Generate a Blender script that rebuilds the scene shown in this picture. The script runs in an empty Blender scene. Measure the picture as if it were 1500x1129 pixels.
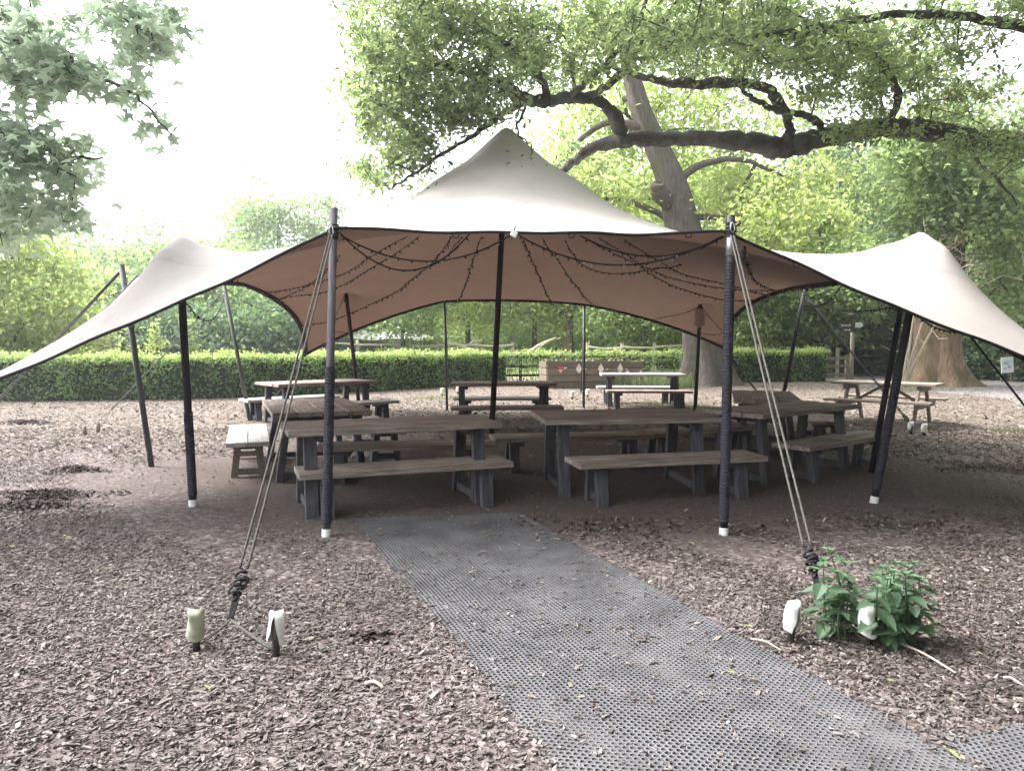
import bpy, math, random
import numpy as np
from mathutils import Vector, Matrix
rng = np.random.default_rng(11)
random.seed(5)
S = bpy.context.scene
COL = S.collection
R = math.radians
# ------------------------------------------------------------------ camera model
F, CX, CY, H = 1110.0, 750.0, 564.5, 1.5
TH = math.atan(64.5 / F)
c_, s_ = math.cos(TH), math.sin(TH)
def ray(px, py):
    a, b = (px - CX) / F, (CY - py) / F
    return np.array([a, c_ + b * s_, -s_ + b * c_])
def P(px, py, Y):                     # the point seen at a pixel, Y metres away
    d = ray(px, py)
    return np.array([0, 0, H]) + d * (Y / d[1])
def G(px, py, h=0.0):                 # the point of height h seen at a pixel
    d = ray(px, py)
    return np.array([0, 0, H]) + d * ((h - H) / d[2])
cam = bpy.data.cameras.new('camera'); co = bpy.data.objects.new('camera', cam); COL.objects.link(co)
co.location = (0, 0, H); co.rotation_euler = (math.pi / 2 - TH, 0, 0)
cam.sensor_width = 36; cam.lens = 36 * F / 1500; cam.clip_end = 2000; cam.clip_start = .05
S.camera = co
# ------------------------------------------------------------------ materials
def newmat(name):
    m = bpy.data.materials.new(name); m.use_nodes = True
    nt = m.node_tree; nt.nodes.clear()
    return m, nt
def N(nt, typ, props=None, **ins):
    n = nt.nodes.new('ShaderNode' + typ)
    for k, v in (props or {}).items(): setattr(n, k, v)
    for k, v in ins.items():
        k = k.replace('_', ' ')
        key = int(k[1:]) if k[0] == 'i' and k[1:].isdigit() else k
        if hasattr(v, 'is_output'): nt.links.new(v, n.inputs[key])
        else:
            if isinstance(v, tuple) and len(v) == 3 and n.inputs[key].type == 'RGBA': v = (*v, 1)
            n.inputs[key].default_value = v
    return n
def ramp(nt, fac, stops):
    n = nt.nodes.new('ShaderNodeValToRGB')
    e = n.color_ramp.elements
    while len(e) < len(stops): e.new(.5)
    for el, (p, c) in zip(e, stops): el.position = p; el.color = (*c, 1)
    nt.links.new(fac, n.inputs['Fac'])
    return n.outputs['Color']
def mix(nt, f, a, b, blend='MIX'):
    n = nt.nodes.new('ShaderNodeMix'); n.data_type = 'RGBA'; n.blend_type = blend
    for s, v in ((n.inputs[0], f), (n.inputs[6], a), (n.inputs[7], b)):
        if hasattr(v, 'is_output'): nt.links.new(v, s)
        else: s.default_value = (*v, 1) if isinstance(v, tuple) else v
    return n.outputs[2]
def out(nt, sh, disp=None):
    o = nt.nodes.new('ShaderNodeOutputMaterial'); nt.links.new(sh, o.inputs['Surface'])
def pbr(nt, col, rough=.8, bump=None, bstr=.4, bdist=.01, spec=.3, metal=0.0):
    b = nt.nodes.new('ShaderNodeBsdfPrincipled')
    for k, v in (('Base Color', col), ('Roughness', rough), ('Specular IOR Level', spec), ('Metallic', metal)):
        if hasattr(v, 'is_output'): nt.links.new(v, b.inputs[k])
        else: b.inputs[k].default_value = (*v, 1) if isinstance(v, tuple) else v
    if bump is not None:
        bn = N(nt, 'Bump', None, Strength=bstr, Distance=bdist, Height=bump)
        nt.links.new(bn.outputs[0], b.inputs['Normal'])
    return b.outputs[0]
def coord(nt, scale=(1, 1, 1), what='Object'):
    t = nt.nodes.new('ShaderNodeTexCoord')
    return N(nt, 'Mapping', None, Vector=t.outputs[what], Scale=scale).outputs[0]
def noise(nt, vec, scale, detail=4, rough=.55):
    return N(nt, 'TexNoise', None, Vector=vec, Scale=scale, Detail=detail, Roughness=rough).outputs['Fac']

def m_simple(name, a, b=None, scale=8, rough=.7, stretch=(1, 1, 1), bstr=.3, spec=.3, metal=0.0):
    m, nt = newmat(name)
    v = coord(nt, stretch)
    f = noise(nt, v, scale)
    b = b or tuple(x * .6 for x in a)
    col = ramp(nt, f, [(.3, b), (.68, a)])
    out(nt, pbr(nt, col, rough, f, bstr, spec=spec, metal=metal)); return m
def m_wood(name, light, dark, axis_scale=(1.2, 22, 22), rough=.75):
    m, nt = newmat(name)
    v = coord(nt, axis_scale)
    f = noise(nt, v, 2.2, 8, .65)
    g = noise(nt, coord(nt), 3.5, 4)
    inf = N(nt, 'ObjectInfo')
    isl = nt.nodes.new('ShaderNodeNewGeometry')
    col = ramp(nt, f, [(.36, dark), (.62, light)])
    col = mix(nt, ramp(nt, g, [(.4, (0, 0, 0)), (.7, (1, 1, 1))]), col, mix(nt, .5, col, dark))
    var = N(nt, 'MapRange', None, Value=isl.outputs['Random Per Island'], To_Min=.62, To_Max=1.3).outputs[0]
    col = N(nt, 'HueSaturation', None, Color=col, Value=var).outputs[0]
    out(nt, pbr(nt, col, rough, f, .5, .004)); return m
def m_leaf(name, cols, trans=.45, rough=.5, tint=(1.0, 1.1, .68)):
    m, nt = newmat(name)
    isl = nt.nodes.new('ShaderNodeNewGeometry')
    st = [(i / max(1, len(cols) - 1), c) for i, c in enumerate(cols)]
    col = ramp(nt, isl.outputs['Random Per Island'], st)
    f = noise(nt, coord(nt), .9, 2)
    col = N(nt, 'HueSaturation', None, Color=col, Saturation=.80, Value=N(nt, 'MapRange', None, Value=f, From_Min=.3, From_Max=.7, To_Min=.82, To_Max=1.3).outputs[0]).outputs[0]
    p = pbr(nt, col, rough, spec=.35)
    tcol = mix(nt, 1.0, col, tint, 'MULTIPLY')
    t = N(nt, 'BsdfTranslucent', None, Color=N(nt, 'HueSaturation', None, Color=tcol, Value=1.7).outputs[0])
    out(nt, N(nt, 'MixShader', None, Fac=trans, i1=p, i2=t.outputs[0]).outputs[0]); return m
def m_bark(name, a, b, moss=(.07, .09, .03), mossamt=.35, sc=1.0, zs=1.3):
    m, nt = newmat(name)
    v = coord(nt, (7 * sc, 7 * sc, zs * sc))
    f = noise(nt, v, 2.0, 8, .7)
    g = noise(nt, coord(nt), 1.6 * sc, 5)
    col = ramp(nt, f, [(.3, b), (.65, a)])
    col = mix(nt, ramp(nt, g, [(.62 - mossamt * .4, (0, 0, 0)), (.72, (1, 1, 1))]), col, moss)
    out(nt, pbr(nt, col, .9, f, .9, .06, spec=.15)); return m
def m_chips(name, cols):
    m, nt = newmat(name)
    isl = nt.nodes.new('ShaderNodeNewGeometry')
    col = ramp(nt, isl.outputs['Random Per Island'], cols)
    f = noise(nt, coord(nt), 60, 3)
    big = noise(nt, coord(nt), .55, 3)
    col = N(nt, 'HueSaturation', None, Color=col, Value=N(nt, 'MapRange', None, Value=big, From_Min=.3, From_Max=.7, To_Min=.72, To_Max=1.18).outputs[0]).outputs[0]
    out(nt, pbr(nt, col, .85, f, .4, .004, spec=.25)); return m

M = {}
M['table'] = m_wood('weathered_table_wood', (.40, .33, .28), (.15, .117, .096))
M['tablepale'] = m_wood('bleached_bench_wood', (.55, .52, .50), (.33, .305, .285))
M['tableleg'] = m_wood('dark_stained_leg_wood', (.105, .102, .115), (.045, .044, .05), (12, 12, 1.2))
M['picnic'] = m_wood('pale_brown_picnic_wood', (.36, .305, .25), (.17, .135, .105))
M['fencewood'] = m_wood('grey_fence_wood', (.33, .28, .22), (.13, .11, .085))
M['palefence'] = m_wood('pale_split_rail_wood', (.62, .55, .47), (.36, .31, .26))
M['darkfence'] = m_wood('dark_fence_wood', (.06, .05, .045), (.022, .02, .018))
M['planter'] = m_wood('brown_planter_wood', (.15, .115, .082), (.075, .057, .042))
M['navywrap'] = m_simple('navy_webbing', (.030, .029, .043), (.014, .014, .021), 30, .7)
M['polegrey'] = m_simple('weathered_grey_pole', (.13, .115, .125), (.065, .058, .066), 10, .7, (6, 6, .6))
M['polegreen'] = m_simple('dark_grey_green_pole', (.075, .08, .075), (.04, .045, .042), 8, .6, (6, 6, .5))
M['poleblack'] = m_simple('black_pole', (.022, .02, .026), (.012, .011, .014), 8, .6)
M['white'] = m_simple('scuffed_white_plastic', (.78, .78, .76), (.5, .49, .45), 14, .5)
M['whitedirty'] = m_simple('dirty_white_cover', (.36, .36, .27), (.16, .165, .11), 16, .6)
M['metal'] = m_simple('dull_steel', (.42, .42, .43), (.25, .25, .26), 20, .45, metal=.7)
M['rope'] = m_simple('grey_green_rope', (.095, .09, .078), (.035, .033, .029), 90, .85)
M['ropeblack'] = m_simple('black_rope', (.02, .02, .022), (.01, .01, .012), 60, .8)
M['ropetan'] = m_simple('tan_rope', (.24, .185, .13), (.12, .09, .06), 80, .85)
M['black'] = m_simple('black_webbing', (.014, .012, .014), (.008, .007, .008), 40, .8)
M['bulb'] = m_simple('clear_bulb_glass', (.3, .28, .25), (.1, .09, .08), 40, .2, spec=.6)
M['grey'] = m_simple('grey_rubber_mat', (.125, .122, .126), (.07, .068, .071), 3.2, .75)
M['stake'] = m_simple('rusty_stake', (.06, .05, .045), (.03, .025, .022), 20, .7)
M['signblack'] = m_simple('dark_sign_board', (.035, .042, .06), (.022, .028, .04), 6, .5)
M['signwhite'] = m_simple('white_sign_board', (.75, .77, .78), (.62, .64, .66), 6, .5)
M['paleblue'] = m_simple('pale_print', (.42, .52, .5), (.3, .4, .42), 9, .5)
M['pad'] = m_simple('beige_padding', (.42, .33, .29), (.3, .23, .2), 9, .8)
M['red'] = m_simple('red_paint', (.5, .06, .04), (.35, .05, .04), 9, .6)
M['cream'] = m_simple('cream_paint', (.6, .52, .42), (.45, .38, .3), 9, .6)
M['marquee'] = m_simple('pale_marquee_cloth', (.78, .76, .74), (.6, .58, .57), 2, .8)
M['barkdark'] = m_bark('dark_lichen_bark', (.10, .085, .072), (.03, .025, .022), (.16, .17, .15), .5, 2.6, 7.0)
M['barkgrey'] = m_bark('grey_oak_bark', (.125, .105, .086), (.038, .032, .027), (.055, .06, .03), .35, .9)
M['barkbrown'] = m_bark('brown_mossy_bark', (.27, .19, .125), (.10, .065, .042), (.07, .08, .03), .45, .8)
M['twig'] = m_simple('dark_twig_bark', (.05, .042, .036), (.025, .02, .018), 12, .9)
M['paletwig'] = m_simple('pale_dead_twig', (.42, .36, .28), (.26, .22, .17), 12, .9)
M['leafoak'] = m_leaf('oak_leaf', [(.085, .12, .06), (.125, .165, .08), (.165, .21, .10), (.22, .26, .11)], .58, .5, (1, 1.08, .72))
M['leafmaple'] = m_leaf('maple_leaf', [(.17, .215, .165), (.20, .25, .19), (.23, .28, .21)], .68, .5, (1, 1.04, .9))
M['leafyel'] = m_leaf('yellow_green_leaf', [(.18, .22, .08), (.24, .285, .095), (.3, .34, .115), (.36, .39, .15)], .58)
M['leafmid'] = m_leaf('mid_green_leaf', [(.09, .14, .06), (.14, .2, .08), (.19, .25, .105), (.25, .30, .13)], .56)
M['leafdark'] = m_leaf('dark_green_leaf', [(.045, .085, .04), (.075, .125, .056), (.105, .16, .072)], .46)
M['leafhedge'] = m_leaf('beech_hedge_leaf', [(.05, .10, .028), (.085, .16, .04), (.12, .21, .05), (.16, .26, .065)], .45)
M['leafhedgetop'] = m_leaf('new_growth_hedge_leaf', [(.17, .23, .06), (.25, .31, .085), (.34, .39, .12)], .45)
M['nettle'] = m_leaf('nettle_leaf', [(.04, .09, .04), (.06, .125, .055), (.08, .155, .065)], .3)
M['grassm'] = m_leaf('grass_blade', [(.08, .12, .035), (.12, .16, .05), (.17, .2, .08)], .3)
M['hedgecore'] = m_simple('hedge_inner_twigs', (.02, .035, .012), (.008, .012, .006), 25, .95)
M['chips'] = m_chips('bark_chips', [(0, (.095, .077, .070)), (.3, (.125, .103, .095)), (.65, (.153, .128, .118)), (.94, (.188, .162, .15)), (.99, (.25, .222, .205)), (1, (.40, .365, .335))])
M['chipsbrown'] = m_chips('shade_toned_brown_chips', [(0, (.035, .028, .024)), (.4, (.066, .053, .046)), (.75, (.105, .086, .074)), (.95, (.165, .14, .12)), (1, (.34, .3, .25))])  # darker browns with the tree shade of the right side painted in
M['chipsdark'] = m_chips('damp_dark_bark', [(0, (.018, .013, .012)), (.5, (.05, .036, .032)), (1, (.11, .08, .07))])
M['chipstan'] = m_chips('sun_bleached_chips', [(0, (.07, .055, .042)), (.4, (.125, .10, .08)), (.8, (.19, .158, .13)), (1, (.38, .33, .28))])

# tent cloth: pinkish beige coated outside, tan underside that lets a little light through, seams at the cloth widths
m, nt = newmat('tent_cloth')
geo = nt.nodes.new('ShaderNodeNewGeometry')
uv = nt.nodes.new('ShaderNodeUVMap')
sep = N(nt, 'SeparateXYZ', None, Vector=uv.outputs[0])
fr = N(nt, 'Math', {'operation': 'FRACT'}, i0=N(nt, 'Math', {'operation': 'MULTIPLY'}, i0=sep.outputs[1], i1=8.0).outputs[0]).outputs[0]
seam = N(nt, 'Math', {'operation': 'LESS_THAN'}, i0=N(nt, 'Math', {'operation': 'ABSOLUTE'}, i0=N(nt, 'Math', {'operation': 'SUBTRACT'}, i0=fr, i1=.5).outputs[0]).outputs[0], i1=.009).outputs[0]
dirt = noise(nt, coord(nt), 1.3, 6, .6)
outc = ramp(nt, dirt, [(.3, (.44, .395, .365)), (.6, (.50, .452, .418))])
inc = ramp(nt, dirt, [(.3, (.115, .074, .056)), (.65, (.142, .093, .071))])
spots = noise(nt, coord(nt), 9, 2)
outc = mix(nt, ramp(nt, spots, [(.73, (0, 0, 0)), (.78, (1, 1, 1))]), outc, (.36, .31, .28))
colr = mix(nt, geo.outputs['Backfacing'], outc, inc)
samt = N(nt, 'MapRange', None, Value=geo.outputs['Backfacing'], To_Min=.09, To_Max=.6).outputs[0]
colr = mix(nt, N(nt, 'Math', {'operation': 'MULTIPLY'}, i0=seam, i1=samt).outputs[0], colr, (.12, .085, .075))
weave = noise(nt, coord(nt), 220, 2)
crease = noise(nt, coord(nt, (1.2, 1.2, .4)), 1.7, 5, .6)
pb = pbr(nt, colr, .75, N(nt, 'Math', {'operation': 'ADD'}, i0=N(nt, 'Math', {'operation': 'MULTIPLY'}, i0=crease, i1=6.0).outputs[0], i1=weave).outputs[0], .25, .008, spec=.25)
tl = N(nt, 'BsdfTranslucent', None, Color=(.11, .066, .046))
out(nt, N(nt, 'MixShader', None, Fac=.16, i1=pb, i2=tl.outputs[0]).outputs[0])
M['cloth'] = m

# ground
def m_ground():
    m, nt = newmat('bark_mulch_ground')
    v = coord(nt)
    vor = N(nt, 'TexVoronoi', {'feature': 'F1'}, Vector=coord(nt, (1, 1.0, 1)), Scale=34.0, Randomness=1.0)
    chip = N(nt, 'SeparateColor', None, Color=vor.outputs['Color']).outputs[0]
    fine = noise(nt, v, 45, 6, .7)
    col = ramp(nt, chip, [(0, (.06, .045, .042)), (.45, (.11, .085, .08)), (.8, (.17, .14, .13)), (1, (.28, .24, .22))])
    tan = ramp(nt, chip, [(0, (.07, .054, .042)), (.4, (.12, .095, .075)), (.8, (.17, .138, .112)), (1, (.30, .26, .22))])
    soil = ramp(nt, fine, [(.3, (.05, .039, .033)), (.55, (.095, .075, .064)), (.75, (.16, .132, .115))])
    sp = N(nt, 'SeparateXYZ', None, Vector=v)
    big = noise(nt, v, .5, 5, .6)
    # sun-bleached chips towards the hedge
    yb = N(nt, 'Math', {'operation': 'ADD'}, i0=sp.outputs[1], i1=N(nt, 'MapRange', None, Value=big, To_Min=-5, To_Max=5).outputs[0])
    xa = N(nt, 'Math', {'operation': 'ABSOLUTE'}, i0=sp.outputs[0])
    yb = N(nt, 'Math', {'operation': 'ADD'}, i0=yb.outputs[0], i1=N(nt, 'Math', {'operation': 'MULTIPLY'}, i0=xa.outputs[0], i1=.45).outputs[0])
    ft = N(nt, 'MapRange', None, Value=yb.outputs[0], From_Min=11.0, From_Max=15.0).outputs[0]
    col = mix(nt, ft, col, tan)
    # trodden bare soil round the tables
    dx = N(nt, 'Math', {'operation': 'DIVIDE'}, i0=N(nt, 'Math', {'operation': 'SUBTRACT'}, i0=sp.outputs[0], i1=.3).outputs[0], i1=5.2)
    dy = N(nt, 'Math', {'operation': 'DIVIDE'}, i0=N(nt, 'Math', {'operation': 'SUBTRACT'}, i0=sp.outputs[1], i1=8.6).outputs[0], i1=3.3)
    d2 = N(nt, 'Math', {'operation': 'ADD'}, i0=N(nt, 'Math', {'operation': 'POWER'}, i0=dx.outputs[0], i1=2.0).outputs[0], i1=N(nt, 'Math', {'operation': 'POWER'}, i0=dy.outputs[0], i1=2.0).outputs[0])
    d2 = N(nt, 'Math', {'operation': 'ADD'}, i0=d2.outputs[0], i1=N(nt, 'MapRange', None, Value=big, To_Min=-1.0, To_Max=1.0).outputs[0])
    fs = N(nt, 'MapRange', None, Value=d2.outputs[0], From_Min=.55, From_Max=1.25, To_Min=.85, To_Max=0.0).outputs[0]
    col = mix(nt, fs, col, soil)
    h = N(nt, 'Math', {'operation': 'ADD'}, i0=chip, i1=fine).outputs[0]
    out(nt, pbr(nt, col, .95, h, .7, .02, spec=.12)); return m
M['ground'] = m_ground()
M['gravel'] = m_simple('grey_gravel', (.25, .225, .215), (.16, .14, .135), 26, .95, bstr=.5, spec=.15)
M['field'] = m_simple('pale_meadow_grass', (.33, .36, .16), (.2, .25, .09), 3, .95)

# ------------------------------------------------------------------ mesh building
def mesh_np(name, verts, faces_flat, sizes, mats, mat_idx=None, smooth=False, uvs=None):
    me = bpy.data.meshes.new(name)
    verts = np.asarray(verts, np.float32).reshape(-1, 3)
    faces_flat = np.asarray(faces_flat, np.int32).ravel(); sizes = np.asarray(sizes, np.int32)
    me.vertices.add(len(verts)); me.vertices.foreach_set('co', verts.ravel())
    me.loops.add(len(faces_flat)); me.loops.foreach_set('vertex_index', faces_flat)
    me.polygons.add(len(sizes))
    st = np.zeros(len(sizes), np.int32); st[1:] = np.cumsum(sizes)[:-1]
    me.polygons.foreach_set('loop_start', st)
    for mm in mats: me.materials.append(mm)
    if mat_idx is not None: me.polygons.foreach_set('material_index', np.asarray(mat_idx, np.int32))
    me.polygons.foreach_set('use_smooth', np.full(len(sizes), bool(smooth)))
    if uvs is not None:
        l = me.uv_layers.new(name='uv'); l.data.foreach_set('uv', np.asarray(uvs, np.float32)[faces_flat].ravel())
    me.update(calc_edges=True)
    return me
def link(name, me, parent=None):
    o = bpy.data.objects.new(name, me); COL.objects.link(o)
    if parent is not None: o.parent = parent
    return o
class MB:
    def __init__(s): s.v = []; s.f = []; s.m = []; s.n = 0; s.mi = 0
    def add(s, vs, fs):
        vs = np.asarray(vs, float).reshape(-1, 3)
        s.v.append(vs); s.f += [[i + s.n for i in f] for f in fs]; s.m += [s.mi] * len(fs); s.n += len(vs); return s
    def box(s, c, size, rot=None):
        x, y, z = [a / 2 for a in size]
        vs = np.array([(-x, -y, -z), (x, -y, -z), (x, y, -z), (-x, y, -z), (-x, -y, z), (x, -y, z), (x, y, z), (-x, y, z)])
        if rot is not None: vs = vs @ np.array(rot).T
        return s.add(vs + np.array(c), [(0, 3, 2, 1), (4, 5, 6, 7), (0, 1, 5, 4), (1, 2, 6, 5), (2, 3, 7, 6), (3, 0, 4, 7)])
    def beam(s, a, b, w, t, side=(1, 0, 0)):       # board from a to b: w across `side`, t the other way; ends cut level when upright
        a, b = np.array(a, float), np.array(b, float)
        d = (b - a) / np.linalg.norm(b - a); sd = np.array(side, float); sd -= d * sd.dot(d); sd /= np.linalg.norm(sd)
        u = np.cross(d, sd)
        if abs(d[2]) > .6 and abs(u[2]) > 1e-6: u = np.array([u[0], u[1], 0]); u /= np.linalg.norm(u)
        q = [(-1, -1), (1, -1), (1, 1), (-1, 1)]
        vs = [p + sd * w / 2 * i + u * t / 2 * j for p in (a, b) for i, j in q]
        return s.add(vs, [(0, 3, 2, 1), (4, 5, 6, 7), (0, 1, 5, 4), (1, 2, 6, 5), (2, 3, 7, 6), (3, 0, 4, 7)])
    def tube(s, pts, r, n=8, caps=True):
        pts = np.asarray(pts, float); k = len(pts)
        r = np.full(k, r) if np.isscalar(r) else np.asarray(r, float)
        tg = np.gradient(pts, axis=0); tg /= np.linalg.norm(tg, axis=1)[:, None] + 1e-12
        ref = np.array([0, 0, 1.0]) if abs(tg[0][2]) < .9 else np.array([1.0, 0, 0])
        u = np.cross(tg[0], ref); u /= np.linalg.norm(u); vs = []
        ang = np.arange(n) * 2 * math.pi / n
        for i in range(k):
            u = u - tg[i] * u.dot(tg[i]); u /= np.linalg.norm(u); w = np.cross(tg[i], u)
            vs.append(pts[i] + r[i] * (np.cos(ang)[:, None] * u + np.sin(ang)[:, None] * w))
        fs = [(i * n + j, i * n + (j + 1) % n, (i + 1) * n + (j + 1) % n, (i + 1) * n + j) for i in range(k - 1) for j in range(n)]
        if caps: fs += [tuple(range(n))[::-1], tuple((k - 1) * n + j for j in range(n))]
        return s.add(np.concatenate(vs), fs)
    def build(s, name, mats, parent=None, smooth=False, bevel=0):
        mats = mats if isinstance(mats, (list, tuple)) else [mats]
        me = mesh_np(name, np.concatenate(s.v), [i for f in s.f for i in f], [len(f) for f in s.f], mats, s.m, smooth)
        o = link(name, me, parent)
        if bevel:
            b = o.modifiers.new('bevel', 'BEVEL'); b.width = bevel; b.segments = 2; b.limit_method = 'ANGLE'
        return o
def tag(o, label=None, cat=None, group=None, kind=None):
    for k, v in (('label', label), ('category', cat), ('group', group), ('kind', kind)):
        if v: o[k] = v
    return o
def thing(name, label, cat, loc=(0, 0, 0), rz=0, group=None):
    o = bpy.data.objects.new(name, None); COL.objects.link(o); o.empty_display_size = .1
    o.location = loc; o.rotation_euler = (0, 0, rz)
    return tag(o, label, cat, group)
def copy_thing(root, loc, rz, label, sc=None):
    r = root.copy(); COL.objects.link(r); r.location = loc; r.rotation_euler = (0, 0, rz); r['label'] = label
    if sc: r.scale = sc
    for ch in list(root.children):
        c = ch.copy(); COL.objects.link(c); c.parent = r
        for g in list(ch.children):
            d = g.copy(); COL.objects.link(d); d.parent = c
    return r
def struct(o): o['kind'] = 'structure'; return o
def smoothpts(pts, n=8):                      # Catmull-Rom
    pts = np.asarray(pts, float); p = np.vstack([2 * pts[0] - pts[1], pts, 2 * pts[-1] - pts[-2]]); o = []
    for i in range(1, len(p) - 2):
        for t in np.linspace(0, 1, n, endpoint=False):
            o.append(.5 * (2 * p[i] + (p[i + 1] - p[i - 1]) * t + (2 * p[i - 1] - 5 * p[i] + 4 * p[i + 1] - p[i + 2]) * t * t + (3 * p[i] - p[i - 1] - 3 * p[i + 1] + p[i + 2]) * t ** 3))
    o.append(pts[-1]); return np.array(o)

# ------------------------------------------------------------------ leaves and trees
def leaf_template(kind):
    if kind == 'quad':
        v = [(0, 0, 0), (.32, .45, .10), (0, 1, 0), (-.32, .45, .10)]; f = [(0, 1, 2), (0, 2, 3)]
    elif kind == 'oak':
        h = [(.06, .12), (.17, .26), (.12, .36), (.27, .52), (.19, .60), (.29, .78), (.13, .93)]
        v = [(0, 0, 0), (0, 1, -.08)] + [(x, y, .25 * x) for x, y in h] + [(-x, y, .25 * x) for x, y in h]
        f = [(0, *range(2, 9), 1), (1, *range(15, 8, -1), 0)]
    elif kind == 'maple':
        pts = []
        for a, r in ((-150, .3), (-128, .55), (-105, .30), (-62, .78), (-32, .38), (0, 1.0)):
            pts.append((math.sin(R(a)) * r, .25 + math.cos(R(a)) * r * .85))
        full = pts + [(-x, y) for x, y in pts[-2::-1]]
        v = [(0, .2, .05)] + [(x, y, -.14 * abs(x)) for x, y in full]
        f = [(0, i + 1, i) for i in range(1, len(full))]
    elif kind == 'nettle':
        h = []
        for i in range(1, 10):
            t = i / 10; w = .34 * (math.sin(math.pi * t ** .62)) + (.03 if i % 2 else -.015); h.append((w, t))
        v = [(0, 0, 0), (0, 1, -.16)] + [(x, y, .22 * x - .16 * y * y) for x, y in h] + [(-x, y, .22 * x - .16 * y * y) for x, y in h]
        k = len(h); f = [(0, *range(2, 2 + k), 1), (1, *range(1 + 2 * k, 1 + k, -1), 0)]
    elif kind == 'blade':
        v = [(-.035, 0, 0), (.035, 0, 0), (.022, .55, .06), (-.022, .55, .06), (0, 1, .26)]; f = [(0, 1, 2, 3), (3, 2, 4)]
    return np.array(v, float), f
def scatter(tmpl, pos, size, fwd, up):
    """one mesh worth of leaves: tmpl x along side, y along fwd, z along up"""
    v, f = leaf_template(tmpl)
    n = len(pos)
    fwd = fwd / (np.linalg.norm(fwd, axis=1)[:, None] + 1e-9)
    side = np.cross(fwd, up); side /= np.linalg.norm(side, axis=1)[:, None] + 1e-9
    up2 = np.cross(side, fwd)
    vs = pos[:, None] + size[:, None, None] * (v[None, :, 0:1] * side[:, None] + v[None, :, 1:2] * fwd[:, None] + v[None, :, 2:3] * up2[:, None])
    flat = np.concatenate([np.array(x) for x in f]); sz = np.array([len(x) for x in f])
    fl = (flat[None] + (np.arange(n) * len(v))[:, None]).ravel()
    return vs.reshape(-1, 3), fl, np.tile(sz, n)
def rdir(n, r=rng):
    d = r.normal(size=(n, 3)); return d / np.linalg.norm(d, axis=1)[:, None]
def foliage(name, mat, pos, smin, smax, tmpl='quad', parent=None, droop=.0, flat=0.0, r=rng, mul=1.0):
    n = len(pos); fwd = rdir(n, r); fwd[:, 2] = fwd[:, 2] * (1 - flat) - droop
    up = rdir(n, r); up[:, 2] = np.abs(up[:, 2]) + flat * 2
    vs, fl, sz = scatter(tmpl, pos, r.uniform(smin, smax, n) * mul, fwd, up)
    return link(name, mesh_np(name, vs, fl, sz, [mat]), parent)
def grow(base, targets, step=.35, sag=.12, jit=.06, r=rng):
    """grow twigs from the skeleton points `base` to every target; returns segments (a, b, ra, rb)"""
    cap = len(base) + int(len(targets) * 14) + 100
    nod = np.zeros((cap, 3)); par = np.full(cap, -1); cnt = len(base); nod[:cnt] = base
    d0 = np.array([np.min(np.linalg.norm(base - t, axis=1)) for t in targets])
    for ti in np.argsort(d0):
        t = targets[ti]
        dist = np.linalg.norm(nod[:cnt] - t, axis=1); j = int(np.argmin(dist)); L = dist[j]
        k = max(1, min(12, int(L / step))); a = nod[j].copy(); prev = j
        bend = r.normal(size=3) * L * .12
        for i in range(1, k + 1):
            q = i / k
            p = a + (t - a) * q + bend * math.sin(math.pi * q) + (r.normal(size=3) * jit if i < k else 0)
            p[2] += sag * L * math.sin(math.pi * q)
            if cnt >= cap: break
            nod[cnt] = p; par[cnt] = prev; prev = cnt; cnt += 1
    w = np.zeros(cnt); nb = len(base)
    child = np.zeros(cnt, bool); child[par[nb:cnt]] = True
    w[~child] = 1
    for i in range(cnt - 1, nb - 1, -1): w[par[i]] += w[i]
    return nod[:cnt], par[:cnt], w, nb
def twig_mesh(mb, nod, par, w, nb, r0, rmax, n=5):
    rr = np.minimum(r0 * np.sqrt(np.maximum(w, 1)), rmax)
    idx = np.arange(nb, len(nod)); a = nod[par[idx]]; b = nod[idx]
    ra = np.where(par[idx] < nb, np.minimum(rr[idx] * 1.25, rmax), np.minimum(rr[par[idx]], rr[idx] * 1.7)); rb = rr[idx]
    d = b - a; d /= np.linalg.norm(d, axis=1)[:, None] + 1e-9
    ref = np.where(np.abs(d[:, 2:3]) < .9, np.array([[0, 0, 1.0]]), np.array([[1.0, 0, 0]]))
    u = np.cross(d, ref); u /= np.linalg.norm(u, axis=1)[:, None] + 1e-9; v = np.cross(d, u)
    ang = np.arange(n) * 2 * math.pi / n
    ring = np.cos(ang)[None, :, None] * u[:, None] + np.sin(ang)[None, :, None] * v[:, None]
    vs = np.concatenate([a[:, None] + ra[:, None, None] * ring, b[:, None] + d[:, None] * rb[:, None, None] * .3 + rb[:, None, None] * ring], 1)
    base = [(j, (j + 1) % n, n + (j + 1) % n, n + j) for j in range(n)]
    off = mb.n + np.arange(len(idx)) * 2 * n
    mb.v.append(vs.reshape(-1, 3)); mb.n += len(idx) * 2 * n
    for o in off.tolist(): mb.f += [[x + o for x in q] for q in base]
    mb.m += [mb.mi] * (len(idx) * n)
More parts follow.
